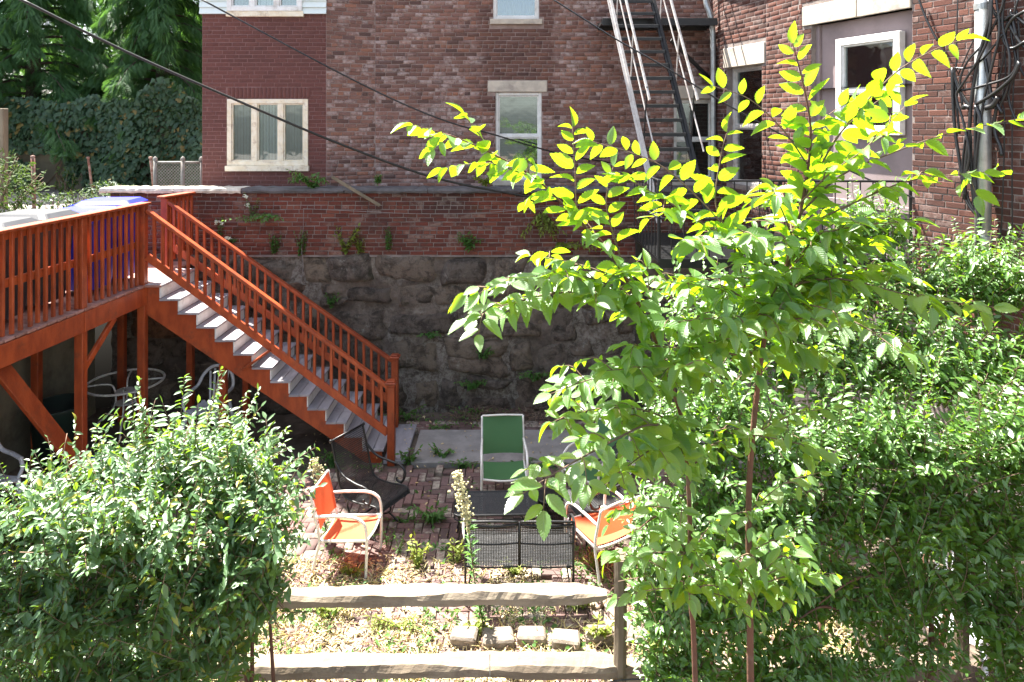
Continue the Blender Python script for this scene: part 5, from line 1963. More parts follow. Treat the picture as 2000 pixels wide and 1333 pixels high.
def elm_branch(name, px, r0, r1, leaf=0.115, spacing=0.045, twigs=0.0, twl=(0.18, 0.34), side=None, start=0.1, droop=0.24, leaves=True):
    pts = catmull([P(*p) if len(p) == 3 else P(p[0], p[1], EY) for p in px], 5)
    n = len(pts)
    mb = MB()
    mb.tube(pts, [r0 + (r1 - r0) * i / (n - 1) for i in range(n)], 7 if r0 > 0.008 else 5)
    mb.build(name, 'bark' if r0 > 0.006 else 'twig', elm, True)
    zt_ = pts[-1].z
    um = V3((0.15, 1.0, 0.9)) if zt_ > 4.35 else (UP + V3((0, 0.55, 0)) if zt_ > 3.9 and len(EL) % 3 else UP + V3((-0.2, -0.35, 0)))
    if leaves:
        leaves_along(pts, EL, leaf * 1.05, spacing * 0.7, start, False, droop, 0.55, side, upmix=um)
    if twigs:
        L = sum((pts[i + 1] - pts[i]).length for i in range(n - 1))
        k = 0
        d = L * 0.12
        tw = MB()
        any_ = False
        while d < L * 0.97:
            i = min(int(d / L * (n - 1)), n - 2)
            t = (pts[i + 1] - pts[i]).normalized()
            s = t.cross(UP)
            if s.length < 0.3:
                s = V3((1, 0.3 * random.uniform(-1, 1), 0))
            s.normalize()
            sg = 1 if k % 2 else -1
            dv = (s * sg * random.uniform(0.6, 1.0) + t * random.uniform(0.35, 0.8) + V3((0, 0, random.uniform(-0.1, 0.25))) + rv(0.2)).normalized()
            ln = random.uniform(*twl) * (1 - 0.4 * d / L)
            a = pts[i]
            tp = [a, a + dv * ln * 0.5 + V3((0, 0, 0.012)), a + dv * ln + V3((0, 0, -0.03))]
            tp = catmull(tp, 4)
            tw.tube(tp, [0.003 - 0.0018 * q / (len(tp) - 1) for q in range(len(tp))], 4)
            any_ = True
            leaves_along(tp, EL, leaf * 1.0 * random.uniform(0.7, 1.05), spacing * 0.68, 0.2, False, droop, 0.5, upmix=um)
            d += twigs * random.uniform(0.7, 1.3)
            k += 1
        if any_:
            o = tw.build('twigs', 'twig', elm, True)
            o['kind'] = 'stuff'


Xs = V3((1, 0, 0))
tx = P(1466, 1333, EY)
mb = MB()
tp = [V3((tx.x + 0.03, EY, -0.05)), V3((tx.x + 0.02, EY, 1.2)), tx] + [P(*p, EY) for p in ((1465, 1200), (1462, 1000), (1470, 850), (1487, 700), (1505, 600), (1530, 540), (1550, 470))]
tp = catmull(tp, 5)
mb.tube(tp, [0.0165 - 0.0085 * i / (len(tp) - 1) for i in range(len(tp))], 10)
mb.build('trunk', 'bark', elm, True)
mb = MB()
t2 = [V3((P(1362, 1333, 2.95).x + 0.05, 2.95, -0.05)), P(1358, 1333, 2.95)] + [P(x, y, Y) for x, y, Y in ((1350, 1180, 2.95), (1347, 1000, 2.95), (1337, 849, 2.93), (1315, 762, 2.9), (1296, 706, 2.88), (1270, 642, 2.86), (1244, 586, 2.84))]
t2 = catmull(t2, 5)
mb.tube(t2, [0.0125 - 0.006 * i / (len(t2) - 1) for i in range(len(t2))], 9)
mb.build('trunk', 'bark', elm, True)
# leader
elm_branch('leader', [(1550, 470), (1562, 420), (1578, 330), (1583, 250), (1570, 170), (1548, 85)], 0.009, 0.002, 0.118, 0.042, 0, side=Xs, start=0.0, droop=0.05)
# upper right
elm_branch('branch', [(1568, 390, 2.9), (1640, 262, 2.88), (1740, 150, 2.86), (1820, 100, 2.84), (1880, 78, 2.82)], 0.005, 0.0014, 0.112, 0.05, 0, droop=0.1, side=V3((0.4, 0.5, -0.8)))
elm_branch('branch', [(1560, 420, 2.9), (1640, 345, 2.85), (1740, 300, 2.8), (1850, 262, 2.75), (1990, 232, 2.7)], 0.005, 0.0014, 0.1, 0.055, 0, droop=0.15)
elm_branch('branch', [(1555, 450, 2.9), (1660, 400, 2.85), (1770, 355, 2.8), (1880, 340, 2.75), (1955, 335, 2.72)], 0.005, 0.0014, 0.105, 0.055, 0.16, (0.1, 0.2), droop=0.2)
elm_branch('branch', [(1572, 350, 2.9), (1640, 262, 3.0), (1690, 215, 3.05), (1745, 178, 3.1)], 0.004, 0.0014, 0.1, 0.05, 0, droop=0.1, side=V3((0.4, 0.4, -0.8)))
elm_branch('branch', [(1576, 320, 2.9), (1530, 255, 2.9), (1465, 195, 2.9), (1392, 168, 2.9)], 0.004, 0.0013, 0.1, 0.055, 0, droop=0.1, side=V3((0.3, -0.4, 0.8)))
elm_branch('branch', [(1560, 400, 2.9), (1620, 340, 2.75), (1690, 290, 2.65), (1770, 205, 2.6)], 0.004, 0.0013, 0.1, 0.05, 0.14, (0.1, 0.18), droop=0.15)
elm_branch('branch', [(1580, 280), (1600, 240), (1660, 200), (1720, 190)], 0.003, 0.001, 0.095, 0.05, 0, side=V3((0.3, 0.4, 0.8)), droop=0.1)
# left upper
elm_branch('branch', [(1455, 560, 2.88), (1430, 470, 2.88), (1398, 400, 2.88), (1408, 305, 2.86), (1420, 258, 2.86)], 0.005, 0.0015, 0.115, 0.045, 0, side=Xs, droop=0.05, start=0.3)
elm_branch('branch', [(1450, 500, 2.85), (1395, 420, 2.82), (1300, 330, 2.8), (1230, 298, 2.78), (1158, 277, 2.76)], 0.004, 0.0013, 0.1, 0.05, 0, droop=0.15, side=V3((0.3, -0.3, 0.8)))
elm_branch('branch', [(1530, 540, 2.9), (1440, 480, 2.85), (1360, 430, 2.8), (1290, 385, 2.76), (1215, 345, 2.74)], 0.006, 0.0015, 0.11, 0.048, 0.13, (0.12, 0.25), droop=0.2)
# long branch to the far left
elm_branch('branch', [(1244, 586, 2.84), (1190, 490, 2.8), (1135, 437, 2.76), (1050, 352, 2.7), (960, 300, 2.64), (880, 265, 2.58), (805, 245, 2.52)], 0.007, 0.0014, 0.112, 0.04, 0.17, (0.1, 0.2), droop=0.4)
elm_branch('branch', [(1150, 452, 2.77), (1128, 413, 2.76), (1123, 330, 2.76), (1118, 248, 2.76)], 0.004, 0.0014, 0.108, 0.04, 0, side=Xs, droop=0.05)
elm_branch('branch', [(1230, 560, 2.83), (1190, 430, 2.83), (1185, 380, 2.83), (1198, 325, 2.83)], 0.004, 0.0014, 0.1, 0.045, 0, side=Xs, droop=0.05, start=0.3)
elm_branch('branch', [(1040, 345, 2.69), (960, 320, 2.72), (905, 322, 2.75), (862, 330, 2.78)], 0.003, 0.001, 0.09, 0.045, 0, droop=0.4)
elm_branch('branch', [(960, 300, 2.64), (930, 255, 2.64), (905, 225, 2.64)], 0.003, 0.001, 0.105, 0.05, 0, droop=0.2)
# left middle fans
elm_branch('branch', [(1270, 642, 2.86), (1200, 585, 2.75), (1100, 572, 2.65), (1000, 592, 2.56), (915, 625, 2.5)], 0.006, 0.0014, 0.115, 0.042, 0.12, (0.12, 0.26), droop=0.24)
elm_branch('branch', [(1250, 600, 2.84), (1180, 535, 2.9), (1100, 510, 2.98), (1035, 500, 3.05)], 0.004, 0.0013, 0.1, 0.045, 0.13, (0.1, 0.2), droop=0.3)
elm_branch('branch', [(1240, 590, 2.84), (1160, 545, 2.7), (1070, 540, 2.6), (980, 545, 2.5), (935, 575, 2.45)], 0.004, 0.0013, 0.105, 0.045, 0.13, (0.12, 0.22), droop=0.35)
# left lower
elm_branch('branch', [(1315, 762, 2.9), (1240, 735, 2.8), (1160, 740, 2.7), (1075, 770, 2.6)], 0.005, 0.0013, 0.105, 0.045, 0.14, (0.12, 0.22), droop=0.35)
elm_branch('branch', [(1330, 830, 2.92), (1250, 800, 2.8), (1160, 800, 2.68), (1075, 825, 2.58)], 0.005, 0.0013, 0.105, 0.045, 0.14, (0.12, 0.24), droop=0.35)
elm_branch('branch', [(1337, 849, 2.93), (1270, 830, 2.7), (1190, 865, 2.5), (1100, 915, 2.32), (1020, 965, 2.2)], 0.006, 0.0014, 0.112, 0.045, 0.13, (0.12, 0.22), droop=0.26)
elm_branch('branch', [(1337, 870, 2.93), (1290, 870, 2.7), (1240, 900, 2.52), (1180, 950, 2.4)], 0.004, 0.0013, 0.11, 0.045, 0.14, (0.1, 0.18), droop=0.26)
# middle mass between the two stems
for i in range(34):
    a = random.choice([(1505, 600), (1530, 540), (1487, 700), (1550, 470), (1296, 706), (1270, 642), (1520, 560)])
    dx, dy = random.uniform(-280, 240), random.uniform(-140, 110)
    Y2 = 2.9 + random.uniform(-0.4, 0.4)
    elm_branch('branch', [(a[0], a[1], 2.89), (a[0] + dx * 0.5, a[1] + dy * 0.7, (2.89 + Y2) / 2), (a[0] + dx, a[1] + dy, Y2)], 0.0045, 0.0013, 0.108, 0.048, 0.13, (0.12, 0.26), droop=0.3)
elm_branch('branch', [(1530, 560, 2.9), (1640, 545, 2.8), (1790, 580, 2.7), (1940, 600, 2.6)], 0.005, 0.0014, 0.11, 0.05, 0.16, (0.12, 0.25), droop=0.35)
elm_branch('branch', [(1515, 590, 2.9), (1600, 600, 2.7), (1690, 640, 2.55), (1760, 690, 2.4)], 0.005, 0.0014, 0.11, 0.05, 0.16, (0.12, 0.25), droop=0.35)
for i in range(26):                                     # sparse lower side shoots
    a = random.choice([(1470, 850), (1462, 1000), (1465, 1150), (1463, 1080), (1466, 920), (1347, 1000), (1350, 1150), (1337, 849), (1342, 930), (1352, 1080)])
    dx, dy = random.choice([-1, 1]) * random.uniform(50, 170), random.uniform(-90, 50)
    elm_branch('branch', [(a[0], a[1], 2.9), (a[0] + dx * 0.5, a[1] + dy * 0.6 - 10, 2.85), (a[0] + dx, a[1] + dy, 2.95)], 0.003, 0.0012, 0.085, 0.06, 0.16, (0.06, 0.14), droop=0.2)
split_leaves(EL, 300, T_ELM, 'elm_leaf', elm, 'foliage')


# ------------------------------------------------------------------ shrubs
def shrub(rt, blobs, nshoot, leaf, per, mat, stems, Lsh=(0.25, 0.45), T=T_SHRUB, keep=300, inner=0.35, droop=0.3, uplift=0.55, spacing=None, stem_mat='bark'):
    LV = []
    tw = MB()
    area = [b[3] * b[4] * (b[6] if len(b) > 6 else 1) for b in blobs]
    tot = sum(area)
    for b, ar in zip(blobs, area):
        c = P(b[0], b[1], b[2])
        rx, rz, ry = b[3] * b[2] / F, b[4] * b[2] / F, b[5]
        for _ in range(max(4, int(nshoot * ar / tot))):
            d = rv()
            d.normalize()
            if d.y > 0.3 and random.random() < 0.5:
                d.y = -d.y
            k = random.uniform(0.62, 1.0) if random.random() > inner else random.uniform(0.2, 0.7)
            tip = c + V3((d.x * rx, d.y * ry, d.z * rz)) * k
            g = (V3((d.x / max(rx, .1), d.y / max(ry, .1), d.z / max(rz, .1))).normalized() * 0.8 + V3((0, 0, uplift)) + rv(0.3)).normalized()
            ln = random.uniform(*Lsh)
            a = tip - g * ln
            if k > 0.8 and d.z > 0 and random.random() < 0.45:
                g = (g + V3((0, 0, 0.7))).normalized()
                tip = tip + g * random.uniform(0.05, 0.2)
            mid = (a + tip) / 2 + V3((0, 0, 0.02)) + rv(0.015)
            pts = catmull([a, mid, tip], 3)
            tw.tube(pts, [0.0035 - 0.002 * q / (len(pts) - 1) for q in range(len(pts))], 3)
            sv = g.cross(rv())
            leaves_along(pts, LV, leaf * random.choice([0.6, 0.8, 0.95, 1.0, 1.15, 1.25]), spacing or ln / per, 0.12, True, droop, 0.55, sv if abs(g.z) > 0.6 else None, 0.28, upmix=UP + V3((-0.15, -0.35, 0)))
    o = tw.build('twigs', 'twig', rt, True)
    o['kind'] = 'stuff'
    for pl, r0, r1 in stems:
        m_ = MB()
        pts = catmull(pl, 5)
        m_.tube(pts, [r0 + (r1 - r0) * i / (len(pts) - 1) for i in range(len(pts))], 7)
        m_.build('stem', stem_mat, rt, True)
    split_leaves(LV, keep, T, mat, rt, 'foliage')
    return len(LV)


random.seed(5)
ls = root('burning_bush', 'large rounded shrub with small pointed leaves in front of the deck, hiding the rail ends', 'shrub', (-2.5, 4.25, 0))
lstems = []
for x, px, py in ((-1.75, 450, 1050), (-1.8, 500, 960), (-1.7, 420, 950), (-2.35, 300, 930), (-2.4, 220, 1050), (-3.0, 90, 1000), (-2.9, 140, 1150), (-2.3, 360, 860), (-1.6, 520, 1080)):
    tpt = P(px, py, 4.85)
    lstems.append(([V3((x, 4.75, -0.05)), V3((x * 0.6 + tpt.x * 0.4, 4.75, tpt.z * 0.45)), tpt], 0.022, 0.006))
nl = shrub(ls, [(470, 900, 4.9, 130, 120, 0.5), (350, 860, 5.0, 150, 90, 0.5), (200, 930, 4.8, 180, 90, 0.5), (60, 990, 4.6, 130, 100, 0.5), (250, 1000, 4.45, 220, 110, 0.5), (500, 1000, 4.6, 110, 120, 0.45), (350, 1120, 4.55, 220, 130, 0.5), (90, 1150, 4.5, 190, 140, 0.5), (500, 1110, 4.6, 85, 90, 0.4), (300, 1260, 4.7, 180, 100, 0.5, 0.9), (110, 1310, 4.6, 200, 120, 0.5), (440, 1220, 4.65, 100, 90, 0.4, 0.8)],
           1400, 0.076, 9, 'shrub_leaf', lstems, (0.26, 0.5))
random.seed(6)
rs = root('privet_shrub', 'tall dense shrub mass filling the right side, small green leaves catching sun', 'shrub', (2.6, 4.8, 0))
rstems = []
for x, px, py, Y in ((3.3, 1900, 900, 4.8), (3.2, 1850, 820, 5.0), (2.9, 1760, 800, 4.8), (2.2, 1560, 800, 4.9), (1.7, 1420, 900, 4.8), (1.55, 1340, 1000, 4.7), (3.4, 1960, 780, 4.7), (2.5, 1660, 640, 5.0), (3.0, 1820, 1050, 4.4)):
    Y += 0.65
    tpt = P(px, py + 60, Y)
    rstems.append(([V3((x, Y, -0.05)), V3((x * 0.7 + tpt.x * 0.3 + 0.06, Y, tpt.z * 0.4)), tpt], 0.045 if px > 1700 else 0.028, 0.008))
for pl in ([(1240, 1040), (1330, 1000)], [(1600, 1180), (1720, 1120)], [(1560, 1210), (1640, 1190)]):
    a, b = P(*pl[0], 4.75), P(*pl[1], 4.95)
    rstems.append(([b, (a + b) / 2 + V3((0, 0, 0.05)), a], 0.012, 0.004))
nr = shrub(rs, [(1700, 430, 6.2, 90, 75, 0.3, 1.3), (1580, 550, 6.0, 200, 95, 0.5, 1.5), (1850, 540, 6.0, 190, 95, 0.5, 1.5), (1965, 525, 5.8, 100, 75, 0.4, 1.3), (1420, 640, 5.9, 160, 120, 0.5, 1.3), (1650, 680, 5.6, 210, 110, 0.5, 1.3), (1880, 690, 5.6, 200, 110, 0.5, 1.3), (1375, 800, 5.35, 150, 130, 0.5, 1.2), (1600, 830, 5.1, 180, 110, 0.5), (1800, 840, 5.0, 180, 120, 0.5), (1970, 850, 5.0, 110, 130, 0.5), (1340, 990, 5.05, 130, 120, 0.5), (1275, 1050, 5.1, 60, 100, 0.35), (1520, 980, 5.0, 180, 120, 0.5), (1730, 990, 5.0, 190, 120, 0.5), (1920, 1000, 5.0, 150, 120, 0.5), (1320, 1160, 5.05, 110, 110, 0.4), (1480, 1150, 5.1, 190, 120, 0.5), (1700, 1130, 5.1, 190, 90, 0.45), (1900, 1130, 5.1, 150, 90, 0.4, 0.9), (1330, 1280, 5.0, 100, 80, 0.4), (1560, 1290, 5.0, 200, 80, 0.4, 1.0), (1960, 1230, 5.0, 90, 120, 0.4, 0.8), (1780, 1250, 5.0, 120, 70, 0.35, 0.5)],
           3700, 0.072, 8, 'privet_leaf', rstems, (0.24, 0.46), inner=0.25)

# ------------------------------------------------------------------ conifers, ivy wall and what stands on the upper ground at the left
random.seed(9)


def conifer(label, x, Y, ztop, zbase, rad, n, seed):
    random.seed(seed)
    r = root('hemlock_tree', label, 'tree', (x, Y, 3.1), 'evergreen trees behind the ivy wall')
    m_ = MB()
    pts = [V3((x, Y, 3.0)), V3((x + 0.05, Y, (3 + ztop) / 2)), V3((x, Y, ztop))]
    m_.tube(catmull(pts, 6), [0.22 - 0.19 * i / 12 for i in range(13)], 8)
    m_.build('trunk', 'trunk_dark', r, True)
    fr = []
    lm = MB()
    nlimb = 70
    for i in range(nlimb):
        z = zbase + (ztop - zbase) * (i / nlimb) ** 1.1
        a = i * 2.4 + random.uniform(-0.4, 0.4)
        L = rad * (1 - 0.75 * ((z - zbase) / (ztop - zbase)) ** 1.3) * random.uniform(0.75, 1.15)
        d = V3((math.cos(a), math.sin(a), 0))
        p0 = V3((x, Y, z + 0.5))
        pl = [p0 + d * L * t + V3((0, 0, 0.15 * math.sin(t * 3) - 0.75 * t * t)) for t in (0, 0.35, 0.7, 1.0)]
        pl = catmull(pl, 4)
        lm.tube(pl, [0.035 - 0.03 * q / (len(pl) - 1) for q in range(len(pl))], 4)
        k = int(n * 2.7 / nlimb)
        for _ in range(k):
            t = random.uniform(0.15, 1.0) ** 0.75
            q = min(int(t * (len(pl) - 1)), len(pl) - 2)
            tt = (pl[q + 1] - pl[q]).normalized()
            sd_ = V3((-d.y, d.x, 0)) * random.choice([-1, 1])
            p = pl[q] + sd_ * random.uniform(0, 0.3) * (1.2 - t) + rv(0.05)
            ax = tt * random.uniform(0.4, 1.0) + sd_ * random.uniform(0.1, 0.9) + V3((0, 0, -random.uniform(0.15, 0.7)))
            fr.append(np.array(frame(p, ax, UP + rv(0.45), random.uniform(0.16, 0.36))))
    lm.build('limbs', 'trunk_dark', r, True)
    c = leaf_obj('crown', T_FROND, fr, 'conifer', r)
    c['kind'] = 'stuff'


for i, (lab, x, Y, zt, zb, rad, n) in enumerate([
    ('dark evergreen with drooping sprays beside the maroon house', -8.2, 15.9, 9.2, 3.9, 2.3, 3600),
    ('evergreen with long drooping sprays in the middle of the row', -10.9, 15.5, 9.4, 3.9, 2.5, 3900),
    ('evergreen at the left edge with the lowest hanging boughs', -13.6, 15.7, 9.6, 3.8, 2.6, 3600),
    ('paler evergreen showing through behind the front row', -9.6, 19.5, 10.4, 4.0, 2.8, 2800),
    ('tall evergreen farthest back on the left', -13.0, 20.0, 10.8, 4.0, 3.0, 2600),
    ('tall evergreen farthest back by the house corner', -6.9, 20.2, 9.4, 4.0, 2.4, 2200),
]):
    conifer(lab, x, Y, zt, zb, rad, n, 40 + i)

random.seed(14)
mb = MB()
mb.box((-10.6, 14.75, 3.85), (9.6, 0.25, 1.7), None, 0.02)
for x in (-11.5, -8.9):
    mb.box((x, 14.58, 3.8), (0.35, 0.14, 1.5), None, 0.02)
tag(mb.build('boundary_wall', 'concrete'), 'grey boundary wall almost buried in ivy below the evergreens', 'wall')
iv = root('ivy', 'dark ivy hanging thickly over the boundary wall at the left', 'ivy', (-9, 14.5, 3.1))
mats = []
for i in range(9500):
    x = random.uniform(-13.5, -5.6)
    z = 3.15 + (1.95 + 0.6 * noise.noise(V3((x * 0.9, 3, 3)))) * random.random()
    # bare patches of wall near the ground on the left
    px = CX + F * x / 14.4
    if px < 175 and z < 3.95 and noise.noise(V3((x * 1.6, z * 1.6, 2))) > -0.2:
        continue
    d = 0.1 + 0.6 * max(0, 0.4 + 0.6 * noise.noise(V3((x * 1.2, z * 0.8, 8)))) + random.uniform(0, 0.16)
    p = V3((x, 14.6 - d, z))
    ax = V3((random.gauss(0, 0.6), -0.35, -1)) + rv(0.3)
    up = V3((0, -1, 0.55)) + rv(0.5)
    mats.append(np.array(frame(p, ax, up, random.uniform(0.06, 0.15))))
o = leaf_obj('foliage', T_IVY, mats, 'ivy', iv)
o['kind'] = 'stuff'
mb = MB()
for i in range(24):
    x = random.uniform(-13, -6)
    pts = [V3((x, 14.6, 3.1))] + [V3((x + random.uniform(-0.5, 0.5), 14.55, 3.1 + 0.5 * k)) for k in range(1, 4)]
    mb.tube(catmull(pts, 4), 0.012, 4)
o = mb.build('vines', 'twig', iv, True)
o['kind'] = 'stuff'


def bush(name, label, cat, c, r3, n, leaf, mat, T=T_SHRUB, flowers=0, fmat='yellow_flower', group=None, keep=0):
    rt = root(name, label, cat, (c[0], c[1], c[2] - r3[2]), group)
    mats, fl = [], MB()
    st_ = MB()
    for i in range(max(5, n // 60)):
        d = rv(); d.normalize()
        tip = V3(c) + V3((d.x * r3[0], d.y * r3[1], abs(d.z) * r3[2]))
        b0 = V3((c[0] + d.x * 0.1, c[1], c[2] - r3[2] - 0.05))
        st_.tube(catmull([b0, (b0 + tip) / 2 + V3((0, 0, 0.1)), tip], 4), 0.006, 4)
    o_ = st_.build('stems', 'twig', rt, True)
    for i in range(n):
        d = rv(); d.normalize()
        k = random.uniform(0.5, 1.05)
        p = V3(c) + V3((d.x * r3[0], d.y * r3[1], d.z * r3[2])) * k
        ax = d * 0.6 + V3((0, 0, -0.3)) + rv(0.5)
        mats.append(np.array(frame(p, ax, UP + V3((0, -0.4, 0)) + rv(0.4), leaf * random.uniform(0.6, 1.3))))
    for i in range(flowers):
        d = rv(); d.normalize()
        p = V3(c) + V3((d.x * r3[0], -abs(d.y) * r3[1], abs(d.z) * r3[2])) * 1.03
        fl.box(p, (0.03, 0.03, 0.02), Matrix.Rotation(random.random() * 3, 3, 'Z'), 0.006)
    o_ = leaf_obj('foliage', T, mats, mat, rt)
    o_['kind'] = 'stuff'
    if flowers:
        o_ = fl.build('flowers', fmat, rt)
        o_['kind'] = 'stuff'
    return rt


bush('flowering_bush', 'rounded bush with a few yellow flowers at the left edge above the railing', 'bush', (-7.75, 10.1, 3.5), (0.75, 0.7, 0.62), 1900, 0.075, 'bush_leaf', flowers=9)
for i, (px, py, Y, w_, h_, n) in enumerate([(150, 388, 11.6, 0.3, 0.16, 160), (205, 372, 12.2, 0.35, 0.2, 220), (245, 385, 11.3, 0.3, 0.2, 200), (105, 395, 11.2, 0.25, 0.15, 120), (130, 352, 13.6, 0.2, 0.28, 140)]):
    p = P(px, py, Y)
    bush('weed_clump', ['low pale weeds on the gravel right of the rusty post', 'weeds at the foot of the dark ivy leaves', 'feathery weeds by the end of the brick wall', 'small weeds beside the left rusty post', 'upright weed against the pale pier of the boundary wall'][i], 'weeds', (p.x, p.y, p.z), (w_, 0.25, h_), n, 0.07, 'ivy' if i % 2 else 'bush_leaf', group='weeds on the gravel')
mb = MB()
random.seed(3)
for i in range(900):                                    # loose stones on the upper ground
    x, y = random.uniform(-9.5, -6.8), random.uniform(8.5, 14)
    s_ = random.uniform(0.02, 0.07)
    mb.box((x, y, 3.08 + 0.1 * noise.noise(V3((x, y, 0)))), (s_, s_ * random.uniform(0.6, 1.2), s_ * 0.6), Matrix.Rotation(random.random() * 3, 3, 'Z') @ Matrix.Rotation(random.uniform(-0.4, 0.4), 3, 'X'), s_ * 0.2)
o = mb.build('rubble', 'gravel')
o['kind'] = 'stuff'
for i, (px, y0, y1, Y, lean) in enumerate(((64, 306, 408, 10.9, 3), (172, 308, 378, 13.2, 10), (294, 308, 362, 12.0, 6))):
    mb = MB()
    a, b = P(px + lean, y1 + 8, Y), P(px, y0, Y)
    mb.tube([a, (a + b) / 2, b], 0.028 if i == 0 else 0.022, 8)
    mb.lathe([(0, 0.02), (0.03, 0.01), (0.034, -0.02), (0.02, -0.03)], b, 8)
    tag(mb.build('rusty_post', 'rust', None, True), ['rusty iron pipe post, tallest of three, left on the gravel', 'thin leaning rusty post in front of the ivy', 'rusty bar beside the chain link fence'][i], 'post', 'rusty fence posts')
mb = MB()
p = P(4, 212, 11.5)
mb.box((p.x, 11.5, (p.z + 3.0) / 2), (0.13, 0.13, p.z - 3.0), None, 0.01)
tag(mb.build('timber_post', 'post_wood'), 'old grey timber post at the left edge above the bush', 'post')

# chain link fence piece
cl = root('chain_link_fence', 'short piece of grey chain link fence left of the maroon house', 'fence', (-6.2, 12.0, 3.1))
FY = 12.0
fx_ = [P(x, 0, FY).x for x in (303, 357, 393)]
zt = P(0, 312, FY).z
for x in fx_:
    mb = MB()
    mb.tube([(x, FY, 3.0), (x, FY, zt)], 0.035 if x != fx_[2] else 0.02, 10)
    po = mb.build('fence_post', 'steel_dull', cl, True)
    mb = MB()
    mb.lathe([(0.04, -0.02), (0.04, 0.01), (0.025, 0.04), (0.0, 0.06)], (x, FY, zt), 10)
    mb.build('post_cap', 'steel_dull', po, True)
mb = MB()
mb.tube([(fx_[0], FY, zt - 0.05), (fx_[2], FY, zt - 0.05)], 0.02, 8)
mb.build('top_rail', 'steel_dull', cl, True)
mb = MB()
zb0 = 3.1
Lx, Lz = fx_[2] - fx_[0], zt - 0.06 - zb0
pitch = 0.055
for s in (1, -1):
    k = -int(Lz / pitch) - 1
    while k * pitch < Lx:
        pts = []
        for z_ in (0, Lz):
            x_ = k * pitch + (z_ if s > 0 else Lz - z_)
            pts.append([x_, z_])
        # clip to the panel
        (xa, za), (xb, zb_) = pts
        f = lambda xc: za + (xc - xa) / (xb - xa) * (zb_ - za)
        lo, hi = min(xa, xb), max(xa, xb)
        l2, h2 = max(lo, 0), min(hi, Lx)
        if h2 > l2 + 0.01:
            mb.tube([(fx_[0] + l2, FY - 0.005 * s, zb0 + f(l2)), (fx_[0] + h2, FY - 0.005 * s, zb0 + f(h2))], 0.0045, 4)
        k += 1
o = mb.build('wire_mesh', 'steel_dull', cl)
o['kind'] = 'stuff'

# ------------------------------------------------------------------ plants on the retaining wall
random.seed(31)


def tuft(name, label, base, stems, h, spread, leaf, mat, T=T_SMALL, hang=0.0, out=V3((0, -1, 0)), per=12, group=None, flower=None, fn_=0, dirs=None):
    """small plant: a few stems with leaves, stems arching from BASE"""
    rt = root(name, label, 'plant', tuple(base), group)
    mats = []
    sm, fl = MB(), MB()
    for i in range(stems):
        a = random.uniform(-1, 1)
        d = V3((a * spread, 0, 0)) + out * random.uniform(0.1, 0.5) * spread + V3((0, 0, h * random.uniform(0.6, 1.1)))
        if dirs:
            d = V3(dirs[i % len(dirs)]) + rv(0.02)
        tip = base + d + V3((0, 0, -hang * random.uniform(0.5, 1)))
        mid = base + d * 0.55 + V3((0, 0, 0.1 * h))
        pts = catmull([base + rv(0.01), mid, tip], 4)
        sm.tube(pts, 0.0035, 4)
        leaves_along(pts, mats, leaf, max(d.length, 0.05) / per, 0.12, True, 0.25, 0.4, None, 0.3)
        if flower and i < fn_:
            for q in range(26):
                p = pts[-1] + rv(0.016) - (pts[-1] - pts[-3]) * random.random() * 0.7
                fl.box(p, (0.014, 0.014, 0.01), Matrix.Rotation(random.random() * 3, 3, 'X'), 0.003)
    o_ = sm.build('stems', 'twig', rt, True)
    o_['kind'] = 'stuff'
    o_ = leaf_obj('leaves', T, [np.array(m) for m in mats], mat, rt)
    o_['kind'] = 'stuff'
    if flower and fn_:
        o_ = fl.build('flowers', flower, rt)
        o_['kind'] = 'stuff'
    return rt


